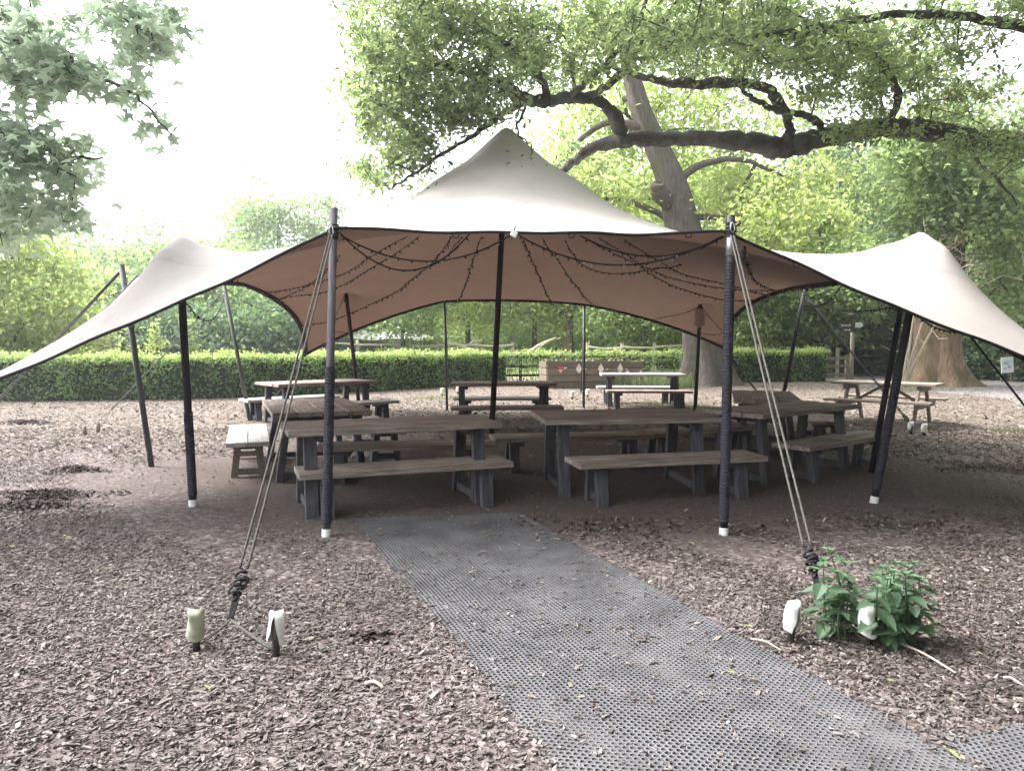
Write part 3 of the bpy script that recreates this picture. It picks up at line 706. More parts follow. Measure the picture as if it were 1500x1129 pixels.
guy(P(179, 395, 9.05), G(-45, 640) + [0, 0, .1], [G(-60, 652)], 'single guy rope from the free left side pole down past the hedge', 'rope', .009, True, False)
guy(P(1405, 470, 8.4), G(1560, 680) + [0, 0, .1], [G(1570, 690)], 'black guy rope running down from the right wing past the gravel path', 'ropeblack', .012, False, False)
sa, sb = G(124, 636), G(144, 633)
for q, g in enumerate((sa, sb)):
    tt = thing('ground_stake', ('short brown wooden stake at the far left with the rope wound round it', 'thin brown wooden stake just right of the rope wound stake at far left')[q], 'stake', (g[0], g[1], 0))
    MB().tube([(0, 0, -.02), (0, 0, .13 + .03 * q)], [.035, .03], 8).build('shaft', M['ropetan'], tt, True)
guy(P(330, 424, 14.4), P(163, 600, 12.8), [sa, sb], 'guy rope from the leaning green pole down to two wooden stakes', 'rope', .006, True, False)
sc_, sd_ = G(1334, 636), G(1353, 638)
stake(sc_, .2, 'white capped stake by the front legs of the pale picnic table', 'white', (0, 0), -1.4, None, .04)
stake(sd_, .19, 'pale capped stake just right of the stake by the picnic table', 'white', (.01, 0), None, None, .04)
guy(P(1178, 430, 14.7), P(1322, 606, 12.6), [sc_, sd_], 'guy rope from the leaning dark pole to the stakes by the picnic table', 'ropeblack', .008, True, True)
guy(P(1064, 514, 17.4), G(1120, 590) + [0, 0, .05], [G(1122, 594)], 'dark guy rope from the low rear right corner of the tent', 'ropeblack', .02, False, False)
guy(P(446, 522, 17.4), G(400, 588) + [0, 0, .05], [G(398, 590)], 'thin guy rope from the low rear left corner of the tent', 'rope', .010, False, False)
guy(cFL, np.array([-6.6, 5.1, .1]), [np.array([-6.7, 5.05, 0])], 'guy rope at the tip of the left wing', 'ropeblack', .012, False, False)
guy(cFR, np.array([7.2, 5.2, .1]), [np.array([7.3, 5.15, 0])], 'guy rope at the tip of the right wing', 'ropeblack', .012, False, False)
for (a, b, pa, ya, lb) in ((G(648, 580), G(671, 577), (651, 440), 16.7, 'left'), (G(838, 585), G(861, 582), (856, 445), 17.0, 'right')):
    stake(a, .22, ('left stake of the pair behind the middle back table' if lb == 'left' else 'left stake of the pair in front of the planter box'), 'cream', (0, 0), None, None, .045)
    stake(b, .22, ('right stake of the pair behind the middle back table' if lb == 'left' else 'right stake of the pair in front of the planter box'), 'cream', (0, 0), None, None, .045)
    mid = (a + b) / 2
    guy(P(*pa, ya), mid + [0, -.3, .32], [a, b], 'dark guy rope from the thin rear pole to stakes %s' % ('behind the middle back table' if lb == 'left' else 'in front of the planter box'), 'ropeblack', .008, False, lb == 'right')

# ---------------------------------------------------------------- fairy lights and lamp
def fairy(path, label, every=.105, r=.006, k_=1.0):
    path = np.asarray(path); o = path[0].copy(); o[2] = 0
    mb = MB(); mb.tube(path - o, r, 4, False)
    d = np.concatenate([[0], np.cumsum(np.linalg.norm(np.diff(path, axis=0), axis=1))])
    for k, s in enumerate(np.arange(.05, d[-1], every)):
        p = np.array([np.interp(s, d, path[:, i]) for i in range(3)]) - o
        w = rs.normal(size=3) * .6; w[2] = -1 + .9 * rs.random(); w /= np.linalg.norm(w)
        mb.mi = 0; mb.tube([p, p + w * .022 * k_], [.0075 * k_, .008 * k_], 4)
        mb.mi = 1; mb.tube([p + w * .022 * k_, p + w * .045 * k_], [.007 * k_, .003 * k_], 4)
    m_ = mb.build('fairy_lights', [M['black'], M['bulb']]); m_.location = o
    return tag(m_, label, 'string lights', 'fairy light strings under the tent')
def hug(uv, drop=.06, sag=.0, n=40):
    q = smoothpts([(a, b, 0) for a, b in uv], max(3, n // len(uv)))
    t = np.linspace(0, 1, len(q)); o = []
    for (a, b, _), tt in zip(q, t):
        o.append(canopy(a, b) - np.array([0, 0, drop + sag * 4 * tt * (1 - tt)]))
    return np.array(o)
def swag(a, b, sag, n=30): return sagline(a, b, sag, n)
midF = canopy(.5, .004) - [0, 0, .03]; qF = P(690, 343, YF + .3)
fairy(swag(P(499, 342, YF + .05), P(690, 340, YF + .5), .30), 'thick drooping swag of fairy lights beside the front left pole')
fairy(swag(P(500, 345, YF + .06), P(752, 342, YF + .3), .21), 'long shallow swag of fairy lights from front left pole to the white lamp')
fairy(swag(P(755, 342, YF + .3), P(1060, 345, YF + .1), .24), 'long swag of fairy lights from the white lamp to the front right pole')
fairy(swag(P(850, 345, YF + .25), P(1062, 346, YF + .1), .16), 'short swag of fairy lights nearest the front right pole')
VW = C.reshape(-1, 3) - np.array([0, 0, H]); tt_ = VW[:, 1] * c_ - VW[:, 2] * s_
PXY = np.stack([CX + F * VW[:, 0] / tt_, CY - F * (VW[:, 1] * s_ + VW[:, 2] * c_) / tt_], 1)
def under(px, py):                                # the point of the cloth's underside met on the line of sight
    d = np.hypot(PXY[:, 0] - px, PXY[:, 1] - py); k = np.nonzero(d < 9)[0]
    if not len(k): k = np.argsort(d)[:3]
    return VW[k[np.argmax(VW[k, 1] - d[k] * .05)]] + np.array([0, 0, H])
def pinned_string(pp, label, k=1.0, r=.006):
    pts = [under(*p) - [0, 0, .05] for p in smoothpts([(x, y, 0) for x, y in pp], 5)[:, :2]]
    pts = np.array(pts); ker = np.array([.25, .5, .25])
    for _ in range(3): pts[1:-1] = .25 * pts[:-2] + .5 * pts[1:-1] + .25 * pts[2:]
    d = np.linalg.norm(pts.mean(0)); fairy(pts, label, .13, .8 * r * max(1, d / 9), .9 * k * max(1, d / 9))
for pp, lab in (
 ([(433, 474), (460, 471), (487, 465), (533, 447), (577, 423), (613, 397), (637, 376), (663, 340)], 'fairy lights sweeping from the low rear left corner up to the front edge'),
 ([(386, 434), (410, 434), (440, 413), (467, 393), (495, 362)], 'short fairy lights from the left rim to behind the front left pole'),
 ([(356, 421), (400, 416), (460, 403), (517, 383), (560, 360), (598, 340)], 'upper fairy lights from the left rim to the front edge'),
 ([(390, 437), (433, 428), (500, 408), (550, 383), (593, 357), (615, 341)], 'lower fairy lights from the left rim to the front edge'),
 ([(678, 341), (665, 356), (650, 374), (620, 391)], 'short fairy lights hanging beside the long sweep left of the centre pole'),
 ([(705, 343), (695, 370), (683, 407), (669, 434)], 'fairy lights running down the underside just left of the centre pole'),
 ([(767, 346), (780, 377), (797, 413), (809, 434)], 'fairy lights running down the underside just right of the centre pole'),
 ([(795, 346), (817, 377), (843, 410), (878, 443)], 'fairy lights running down to the rim right of the thin rear pole'),
 ([(857, 344), (900, 367), (940, 383), (985, 395), (1033, 406), (1083, 412), (1150, 413), (1195, 408)], 'dark fairy lights from the front edge to the right rim, topmost sweep'),
 ([(877, 344), (933, 376), (955, 396), (1000, 412), (1058, 428), (1100, 434), (1138, 434)], 'dark fairy lights from the front edge to the right rim, lowest sweep'),
 ([(915, 346), (960, 372), (1010, 392), (1070, 405), (1120, 420), (1155, 424)], 'dark fairy lights from the front edge to the right rim, middle sweep'),
 ([(828, 346), (845, 378), (880, 394), (925, 394), (970, 384), (1000, 374)], 'fairy lights looping under the cloth right of the white lamp'),
 ([(1090, 350), (1100, 385), (1115, 405), (1140, 414)], 'short fairy lights right of the front right pole')):
    pinned_string(pp, lab, 1.15)
ubL, vbL = uv_near(bbL[0], bbL[1]); ubR, vbR = uv_near(bbR[0], bbR[1])
fairy(hug([(ubL, vbL), (ubL - .05, vbL + .06), (.13, .985)], .12), 'short fairy lights from the rear left inside pole to the back edge')
fairy(hug([(ubR, vbR), (ubR + .07, vbR + .03), (.93, .96)], .12, .15), 'short fairy lights right of the beige pad')
fairy(hug([(ubR, vbR), (ubR - .07, vbR + .04), (.78, .99)], .12, .03), 'short fairy lights left of the beige pad')
fairy(swag(P(330, 422, 14.2), P(415, 455, 15.2), .14, 20), 'loose fairy lights looped along the left rear edge', .14, .007)
fairy(swag(P(268, 436, 7.0), P(330, 428, 14.2), .35, 30), 'loose fairy lights hanging from left wing to the leaning green pole', .16, .006)
fairy(swag(P(1176, 432, 14.5), P(1240, 408, 8.6), .25, 30), 'loose fairy lights tangled at the top of the leaning dark pole', .14, .006)
fairy(swag(P(1180, 440, 14.5), P(1318, 448, 8.7), .12, 30), 'loose fairy lights strung from leaning dark pole to the right wing', .14, .006)
fairy(swag(P(1330, 450, 7.0), P(1420, 482, 7.6), .10, 16), 'tangle of fairy lights under the right wing by the big trunk', .08, .007)
lp = P(753, 343, YF + .08)
t = thing('floodlight', 'small white lamp hanging from the middle of the front edge', 'lamp', lp)
MB().box((0, 0, 0), (.05, .035, .045), Matrix.Rotation(.5, 3, 'Y')).build('body', M['white'], t, False, .006)
MB().tube([(0, 0, .02), (.01, 0, .06)], .006, 6).build('hook', M['black'], t)

# ================================================================== TABLES AND BENCHES
TBL = {}
def table_parts(t, L, W, h, top_mat, planks=3, legm='tableleg', legw=.11, splay=.10, inset=.2):
    th = .05; mb = MB(); pw = W / planks
    for k in range(planks):
        y = -W / 2 + pw * (k + .5); mb.box((rs.normal() * .004, y, h - th / 2 + rs.normal() * .0015), (L + rs.normal() * .008, pw - .011, th))
    mb.build('tabletop' if h > .6 else 'seat', M[top_mat], t, False, .005)
    yt = W / 2 - (.12 if h > .6 else .10)
    for sx in (-1, 1):
        x = sx * (L / 2 - inset)
        for sy in (-1, 1):
            mb = MB(); mb.beam((x, sy * (yt + splay * .45), 0), (x, sy * (yt - splay * .55), h - th - .002), legw, .075, (1, 0, 0)); mb.build('leg', M[legm], t, False, .004)
        mb = MB(); mb.box((x, 0, .06), (.05, 2 * (yt + splay * .45) - .075, .07)); mb.build('stretcher', M[legm], t, False, .004)
        mb = MB(); mb.box((x + sx * -.085, 0, h - th - .032), (.055, W - .14, .06)); mb.build('batten', M[legm], t, False, .003)
def furn(kind, L, W, h, mat, loc, rz, label, group, planks=3, **kw):
    key = (kind, L, W, mat)
    if key in TBL: return copy_thing(TBL[key], (loc[0], loc[1], 0), rz, label)
    t = thing(kind, label, 'table' if 'table' in kind else 'bench', (loc[0], loc[1], 0), rz, group)
    table_parts(t, L, W, h, mat, planks, **kw); TBL[key] = t; return t
TG, BG = 'dark legged picnic tables under the tent', 'plank benches beside the picnic tables'
def byfront(pl, pr, h, W):
    a, b = G(*pl, h)[:2], G(*pr, h)[:2]; d = (b - a) / np.linalg.norm(b - a); n = np.array([-d[1], d[0]])
    return (a + b) / 2 + n * W / 2, math.atan2(d[1], d[0])
def byend(px, py, h, L, ang):                      # middle of the near end and the heading away from the camera
    a = G(px, py, h)[:2]; return a + np.array([math.cos(ang), math.sin(ang)]) * L / 2, ang
HT, HB = .755, .41
loc, rz = byfront((427, 632), (733, 619), HT, .85); furn('picnic_table', 1.92, .85, HT, 'table', loc, rz, 'brown picnic table nearest the front left pole', TG)
loc, rz = byfront((809, 615), (1049, 612), HT, 1.05); furn('picnic_table', 1.75, 1.05, HT, 'table', loc, rz, 'wide brown picnic table just right of the centre pole', TG)
loc, rz = byfront((1121, 607), (1260, 592.5), HT, .78); furn('picnic_table', 2.0, .78, HT, 'table', loc, rz, 'picnic table set aslant behind the front right guy rope', TG)
T3 = byend(474, 603, HT, 2.0, math.atan2(.93, -.36)); furn('picnic_table', 2.0, 1.05, HT, 'table', *T3, 'picnic table seen end on behind the front left table', TG, 4)
furn('picnic_table', 2.0, 1.05, HT, 'table', (-3.65, 14.2), R(41), 'picnic table farthest back on the left against the hedge', TG, 4)
T5 = byend(1125, 586, HT, 2.0, math.atan2(.96, .27)); furn('picnic_table', 2.0, .85, HT, 'table', *T5, 'picnic table seen end on behind the slanting right table', TG)
loc, rz = byfront((661, 562), (815, 561.5), HT, .85); furn('picnic_table', 1.9, .85, HT, 'table', loc, rz, 'dark picnic table in the middle at the back, left of the planter', TG)
loc, rz = byfront((877, 547), (997, 548), HT, .85); furn('picnic_table', 1.9, .85, HT, 'tablepale', (loc[0], 17.6), R(-4), 'far pale topped picnic table in front of the planter box', TG)
def bench(loc, rz, label, mat='table', **kw): return furn('bench', 1.9, .46 if not kw else .461, HB, mat, loc, rz, label, BG, 2, splay=.045, inset=.24, **kw)
bench(*byfront((440.5, 695), (752, 676), HB, .46), 'bench in front of the front left table, crossed by the front pole')
bench(*byfront((447, 655), (742, 651), HB, .46), 'bench behind the front left table, foot of the centre pole beyond its end')
bench(*byfront((863, 679), (1116, 668.5), HB, .46), 'bench in front of the wide table, crossed by the front right pole')
l8, r8 = byfront((728, 646), (962, 640), HB, .46); bench(l8 + [0, .22], r8, 'bench behind the wide table, right of the centre pole')
bench(*byfront((1172, 657), (1327, 633), HB, .46), 'bench in front of the slanting right table, right of the guy rope')
bench(*byfront((965, 635), (1118, 623), HB, .46), 'bench on the far side of the slanting table, reaching behind the front right pole')
bench(*byend(363, 648, HB, 1.9, math.atan2(1.97, -.68)), 'sun bleached pale bench standing alone left of the front left guy rope', 'tablepale', legm='fencewood', legw=.07)
bench(*byend(570, 630, HB, 1.9, math.atan2(.93, -.36)), 'bench on the right of the end on table at rear left, half hidden')
bench((-4.35, 14.85), R(41), 'bench on the hedge side of the farthest left table', 'tablepale')
bench((-2.95, 13.55), R(41), 'bench on the near side of the farthest left table', 'tablepale')
bench(*byend(1037, 611, HB, 1.9, math.atan2(.96, .27)), 'bench left of the end on table at rear right')
bench(*byend(1212, 617, HB, 1.9, math.atan2(.96, .27)), 'bench right of the end on table, showing past the slanting table')
bench(*byfront((664, 597), (823, 596), HB, .46), 'bench in front of the middle back table, behind the centre pole')
bench(*byfront((664, 583), (807, 582.5), HB, .46), 'bench behind the middle back table, a pale strip under its top', 'tablepale')
lf, rf = byfront((882, 571), (1003, 571), HB, .46); bench((lf[0] + .1, 16.9), R(-3), 'bench in front of the far pale topped table')
bench((lf[0] + .05, 18.4), R(-3), 'bench behind the far pale topped table', 'tablepale')

# pale A-frame picnic table with fixed seats
def aframe(loc, rz, label):
    t = thing('picnic_table', label, 'table', (loc[0], loc[1], 0), rz); L, W = 1.75, .78
    mb = MB()
    for k in range(5): mb.box((0, -W / 2 + W / 5 * (k + .5), .735), (L, W / 5 - .01, .04))
    mb.build('tabletop', M['picnic'], t, False, .004)
    for sy in (-1, 1):
        mb = MB()
        for k in range(2): mb.box((0, sy * (.66 + .14 * (k - .5)), .44), (L, .13, .04))
        mb.build('seat', M['picnic'], t, False, .004)
    for sx in (-1, 1):
        x = sx * (L / 2 - .28)
        for sy in (-1, 1): MB().beam((x, sy * .66, 0), (x, sy * .26, .712), .045, .11, (1, 0, 0)).build('leg', M['picnic'], t, False, .003)
        MB().box((x + sx * .047, 0, .37), (.045, 1.52, .10)).build('seat_beam', M['picnic'], t, False, .003)
        MB().box((x + sx * .047, 0, .66), (.045, .7, .09)).build('top_beam', M['picnic'], t, False, .003)
        MB().beam((x - sx * .02, 0, .37), (x - sx * .55, 0, .70), .07, .045, (0, 1, 0)).build('brace', M['picnic'], t, False, .003)
    return t
aframe(P(1298, 590, 13.9)[:2], R(140), 'pale wooden picnic table with fixed seats standing outside right of the tent')

# ================================================================== HEDGE, FENCES, SIGNS
HL = smoothpts([(-30, 19.6, 0), (-20, 19.3, 0), (-13.0, 19.3, 0), (-8.2, 20.1, 0), (-4.4, 23.0, 0), (-1.2, 26.3, 0), (2.0, 27.2, 0), (7, 28.2, 0), (11.9, 29.0, 0)], 10)
hd = np.concatenate([[0], np.cumsum(np.linalg.norm(np.diff(HL, axis=0), axis=1))])
def hpos(s): return np.array([np.interp(s, hd, HL[:, i]) for i in range(3)])
def s_at_x(x): return float(np.interp(x, HL[:, 0], hd))
def hedge(x0, x1, h, w, dens, core, label, seed, lowthin=0.0):
    r = np.random.default_rng(seed); s0, s1 = s_at_x(x0), s_at_x(x1); L = s1 - s0
    mid = hpos((s0 + s1) / 2); t = thing('hedge', label, 'hedge', mid)
    def place(s, off, z):
        p = np.stack([np.interp(s, hd, HL[:, i]) for i in range(3)], 1); q = np.stack([np.interp(s + .1, hd, HL[:, i]) for i in range(3)], 1)
        d = q - p; d /= np.linalg.norm(d, axis=1)[:, None] + 1e-9; n = np.stack([d[:, 1], -d[:, 0], 0 * s], 1)
        p = p + n * off[:, None]; p[:, 2] = z; return p - mid
    n = int(L * h * dens); s = r.uniform(s0, s1, n); z = r.uniform(0.02, 1, n) ** (.9) * h
    if lowthin:
        kz = (r.random(n) > lowthin * (1 - z / h) * 1.3); s, z = s[kz], z[kz]
    bul = .06 * np.sin(s * 3.1) + .05 * np.sin(s * 7.3 + z * 5)
    o = w / 2 + bul + r.normal(0, .05, len(s)); o = np.where(r.random(len(s)) < .82, o, -o)
    foliage('foliage', M['leafhedge'], place(s, o, z), .06, .11, 'quad', t, .3, .1, r)
    n = int(L * w * dens * .9); s = r.uniform(s0, s1, n)
    z = h + .05 * np.sin(s * 2.3) + .03 * np.sin(s * 9) + r.normal(0, .045, n) + (r.random(n) < .05) * r.uniform(0, .16, n)
    o = r.uniform(-w / 2 - .05, w / 2 + .08, n); z = z - .12 * (np.abs(o) / (w / 2)) ** 2 * r.random(n)
    m2 = int(L * dens * .22); s2 = r.uniform(s0, s1, m2); z2 = h - np.abs(r.normal(0, .10, m2)); o2 = w / 2 + .05 + r.normal(0, .04, m2)
    s, o, z = np.concatenate([s, s2]), np.concatenate([o, o2]), np.concatenate([z, z2])
    foliage('new_growth', M['leafhedgetop'], place(s, o, z), .05, .095, 'quad', t, -.4, .0, r)
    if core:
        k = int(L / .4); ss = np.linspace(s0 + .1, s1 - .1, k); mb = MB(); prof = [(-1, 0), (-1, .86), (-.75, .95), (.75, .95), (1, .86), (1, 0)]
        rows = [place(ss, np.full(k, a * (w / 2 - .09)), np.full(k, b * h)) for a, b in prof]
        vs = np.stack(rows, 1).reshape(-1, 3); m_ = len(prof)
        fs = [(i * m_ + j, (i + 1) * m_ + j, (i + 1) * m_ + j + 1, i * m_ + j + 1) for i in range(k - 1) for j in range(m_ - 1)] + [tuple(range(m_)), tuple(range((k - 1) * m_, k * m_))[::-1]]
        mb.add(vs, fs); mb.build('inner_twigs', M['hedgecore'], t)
    else:
        mb = MB()
        for q in np.arange(s0, s1, .16):
            a = hpos(q) - mid + [r.normal(0, .05), r.normal(0, .08), 0]
            mb.tube(smoothpts([a, a + [r.normal(0, .05), r.normal(0, .05), h * .5], a + [r.normal(0, .09), r.normal(0, .07), h * .97]], 3), .010, 4)
        mb.build('stems', M['twig'], t)
    return t
hedge(-28, -.2, 1.12, .75, 620, True, 'long dense clipped beech hedge with bright top running behind the tent on the left', 1)
hedge(-.2, 6.35, 1.1, .5, 420, False, 'thin see through stretch of hedge behind the planter with dark rails showing', 2, .62)
hedge(6.35, 11.9, 1.15, .9, 480, True, 'dense clipped hedge between the oak trunk and the wooden gate', 3)
def railfence(name, pts, posts, rails, mats, label, h, pw=.09, rw=.09, seed=0, cleft=False):
    r = np.random.default_rng(seed); pts = np.asarray(pts, float); mid = pts[len(pts) // 2]; t = thing(name, label, 'fence', (mid[0], mid[1], 0))
    for p in pts: MB().box((p[0] - mid[0], p[1] - mid[1], h / 2), (pw, pw, h * r.uniform(.95, 1.06))).build('post', M[mats], t, False, .012)
    for a, b in zip(pts, pts[1:]):
        for z in rails:
            p0 = np.array([a[0] - mid[0], a[1] - mid[1] - pw * .62, z + r.normal(0, .025)]); p1 = np.array([b[0] - mid[0], b[1] - mid[1] - pw * .62, z + r.normal(0, .025)])
            if cleft:
                q = sagline(p0, p1, r.normal(0, .03), 6); MB().tube(q, rw / 2 * r.uniform(.8, 1.15, 6), 6).build('rail', M[mats], t)
            else: MB().beam(p0, p1, rw, .04, (0, 0, 1)).build('rail', M[mats], t, False, .004)
    return t
fp = [hpos(s_at_x(x)) + [0, .12, 0] for x in (-1.6, 0.3, 2.2, 4.1, 6.0)]
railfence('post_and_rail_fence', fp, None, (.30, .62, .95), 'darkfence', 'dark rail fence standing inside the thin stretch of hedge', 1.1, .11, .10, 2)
YP = 40.0
fp = [P(px, 503, YP) for px in (402, 460, 523, 582, 600, 640, 697, 751)]
railfence('split_rail_fence', [(q[0], YP + i * .1) for i, q in enumerate(fp)], None, (.75, 1.3), 'palefence', 'pale split rail fence across the meadow behind the left hedge', 1.5, .17, .13, 3, True)
fp = [P(px, 503, 36.0) for px in (861, 912, 960, 1010)]
railfence('split_rail_fence', [(q[0], 36 + i * .1) for i, q in enumerate(fp)], None, (.75, 1.25), 'palefence', 'short pale rail fence behind the thin hedge left of the oak trunk', 1.4, .15, .1, 4, True)
for k, (a, b, lab) in enumerate((((655, 503), (702, 518), 'fallen pale branch sloping against the split rail fence'), ((770, 520), (815, 495), 'pale forked branch leaning by the fence between the tree trunks'))):
    A, B = P(*a, 38.5), P(*b, 38.5); mb = MB(); o = np.array([A[0], A[1], 0])
    q = smoothpts([A - o, (A + B) / 2 - o + [0, .2, .1], B - o], 5); mb.tube(q, np.linspace(.12, .06, len(q)), 7)
    mb.tube(smoothpts([(A + B) / 2 - o, (A + B) / 2 - o + [.5, .1, .35], (A + B) / 2 - o + [1.0, .1, .4]], 4), .05, 6)
    x = mb.build('fallen_branch', M['paletwig'], None, True); x.location = o; tag(x, lab, 'branch')
# gate and signpost
def gate():
    a, b = P(1195, 556, 29.3), P(1243, 556, 29.3); t = thing('field_gate', 'low wooden rail gate between the hedge end and the signpost', 'gate', (a[0], a[1], 0)); L = b[0] - a[0]
    for x in (0, L * .94): MB().box((x, 0, .47), (.13, .13, .98 if x else 1.02)).build('post', M['fencewood'], t, False, .01)
    for z in (.22, .55, .86): MB().box((L * .47, -.088, z), (L * 1.02, .045, .10)).build('rail', M['fencewood'], t, False, .005)
    return t
gate()
def gate2():
    a, b = P(1203, 550, 31.6), P(1226, 546, 31.6); t = thing('fence_panel', 'two pale fence posts with a rail just behind the rail gate', 'fence', (a[0], a[1], 0)); L = b[0] - a[0]
    for x, h in ((0, .95), (L, 1.25)): MB().box((x, 0, h / 2), (.13, .1, h)).build('post', M['palefence'], t, False, .01)
    for z in (.45, .78): MB().box((L * .5, -.07, z), (L * 1.4, .04, .08)).build('rail', M['fencewood'], t, False, .005)
gate2()
fp = [P(px, 530, 34.0) for px in (1188, 1250, 1310, 1370)]
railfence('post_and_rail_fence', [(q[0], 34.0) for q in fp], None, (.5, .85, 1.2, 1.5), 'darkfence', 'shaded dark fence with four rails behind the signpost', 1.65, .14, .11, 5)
sp = P(1247, 557, 29.0); t = thing('signpost', 'tall wooden finger post with two dark arms and one white arm beside the gate', 'signpost', (sp[0], sp[1], 0))
MB().tube([(0, 0, 0), (0, 0, 2.22)], .075, 10).build('post', M['fencewood'], t, True)
def arm(z, x0, x1, mat, y=-.09):
    d = 1 if x1 > x0 else -1; mb = MB(); hh = .088; pts2 = [(x0, -hh), (x1 - d * .09, -hh), (x1, 0), (x1 - d * .09, hh), (x0, hh)]
    vs = [(x, y + s, z + q) for s in (-.014, .014) for x, q in pts2]
    fs = [(0, 1, 2, 3, 4), (9, 8, 7, 6, 5)] + [(i, i + 5, (i + 1) % 5 + 5, (i + 1) % 5) for i in range(5)]
    mb.add(vs, fs); return mb.build('sign_arm', M[mat], t)
for z in (2.12, 1.94):
    a_ = arm(z, .05, -.56, 'signblack'); mb = MB()
    for k in range(9 if z > 2 else 7):      # unreadable lettering: a row of small pale strokes
        mb.box((-.12 - k * .042, -.106, z - .01), (.026, .003, .045 + .02 * ((k * 5) % 3)))
    mb.build('lettering', M['cream'], a_)
a_ = arm(2.12, .05, .36, 'signwhite'); a_['label'] = 'white arm pointing right'
mb = MB()
for k in range(5): mb.box((.10 + k * .04, -.106, 2.11), (.022, .003, .05))
mb.build('lettering', M['metal'], a_)
ib = P(1475, 545, 27.5); t = thing('information_board', 'small white information board with a pale map in front of the dark bank', 'sign', (ib[0], ib[1], 0))
zb0, zb1 = P(1475, 546, 27.5)[2], P(1475, 523, 27.5)[2]
MB().box((0, 0, (zb0 + zb1) / 2), (.44, .03, zb1 - zb0), Matrix.Rotation(-.08, 3, 'Y')).build('panel', M['signwhite'], t, False, .006)
for x in (-.17, .17): MB().tube([(x, .035, 0), (x, .035, zb1 - .05)], .025, 8).build('post', M['fencewood'], t)
mb = MB()
for k, (x, z, w, h) in enumerate(((-.06, .34, .20, .10), (.07, .22, .12, .12), (-.08, .16, .1, .08), (.02, .42, .26, .03))): mb.box((x, -.019, zb0 + z), (w, .003, h))
mb.build('map_print', M['paleblue'], t)
# planter box
pa, pb_ = P(802, 575, 24.0), P(943, 572, 24.6); t = thing('planter_box', 'long brown plank box with small painted marks in front of the thin hedge', 'planter', (pa[0], pa[1], 0)); Lp = pb_[0] - pa[0]
rzp = math.atan2(pb_[1] - pa[1], Lp); t.rotation_euler[2] = rzp
mb = MB()
for k in range(4): mb.box((Lp / 2 + .15 * (k == 0), 0, .105 + k * .215), (Lp + .02 + .1 * (k == 0), .05, .195))
mb.build('front_planks', M['planter'], t, False, .008)
for x in (-.012, Lp + .012):
    mb = MB()
    for k in range(4): mb.box((x, .54, .105 + k * .215), (.05, 1.02, .195))
    mb.build('end_planks', M['planter'], t, False, .008)
MB().box((Lp / 2, 1.07, .43), (Lp, .05, .84)).build('back_planks', M['planter'], t, False, .008)
MB().box((Lp / 2, .55, .66), (Lp - .08, .96, .05)).build('soil', M['chipsdark'], t)
for k, x in enumerate((-.02, .30, .98, 1.14, 1.3, 1.5, 2.05, 2.2, 2.36, 2.48, Lp + .02)):
    MB().tube([(x, .0, .853), (x, 0, .92)], [.05, .04], 8).build('peg', M['fencewood'], t, True)
def poly(name, pts2, mat, y=-.03):
    mb = MB(); k = len(pts2); mb.add([(x, yy, z) for yy in (y, y + .004) for x, z in pts2], [tuple(range(k)), tuple(range(2 * k - 1, k - 1, -1))] + [(i, i + k, (i + 1) % k + k, (i + 1) % k) for i in range(k)]); mb.build(name, M[mat], t)
poly('painted_mark', [(.32, .72), (.52, .72), (.42, .52)], 'red'); poly('painted_mark', [(.35, .60), (.49, .60), (.42, .50)], 'cream', -.036); poly('painted_mark', [(.52, .68), (.66, .67), (.53, .62)], 'cream')
for x in (1.02, 1.75, 2.4):
    poly('painted_mark', [(x, .80), (x + .07, .68), (x + .10, .62), (x + .03, .50), (x - .03, .50), (x - .10, .62), (x - .07, .68)], 'cream')
    poly('painted_mark', [(x + .16, .63), (x + .26, .63), (x + .21, .58)], 'cream')
for x in (3.0 - .35, 3.2 - .1): poly('painted_mark', [(x + .05 * math.cos(a), .52 + .05 * math.sin(a)) for a in np.linspace(0, 6.28, 9)[:-1]], 'cream')

# far pale marquees
for k, (px, w, lab) in enumerate(((515, 2.6, 'pale low marquee roof behind the split rail fence, left one'), (585, 2.2, 'pale low marquee roof behind the split rail fence, right one'))):
    c = P(px, 488, 47); t = thing('marquee', lab, 'tent', (c[0], c[1], 0)); mb = MB(); n = 20; a = np.arange(n) * 6.283 / n; vs = []
    for q, z in ((1.0, 1.62), (.95, 1.72), (.6, 1.98), (.3, 2.16), (.06, 2.4)): vs.append(np.stack([w * q * np.cos(a), w * .7 * q * np.sin(a), np.full(n, z) + .06 * np.cos(4 * a) * q], 1))
    mb.add(np.concatenate(vs), [(i * n + j, i * n + (j + 1) % n, (i + 1) * n + (j + 1) % n, (i + 1) * n + j) for i in range(4) for j in range(n)] + [tuple(4 * n + j for j in range(n))])
    mb.build('roof', M['marquee'], t, True)
    for sx in (-1, 1):
        for sy in (-1, 1): MB().tube([(sx * w * .66, sy * w * .46, 0), (sx * w * .66, sy * w * .46, 1.72)], .05, 6).build('pole', M['fencewood'], t)

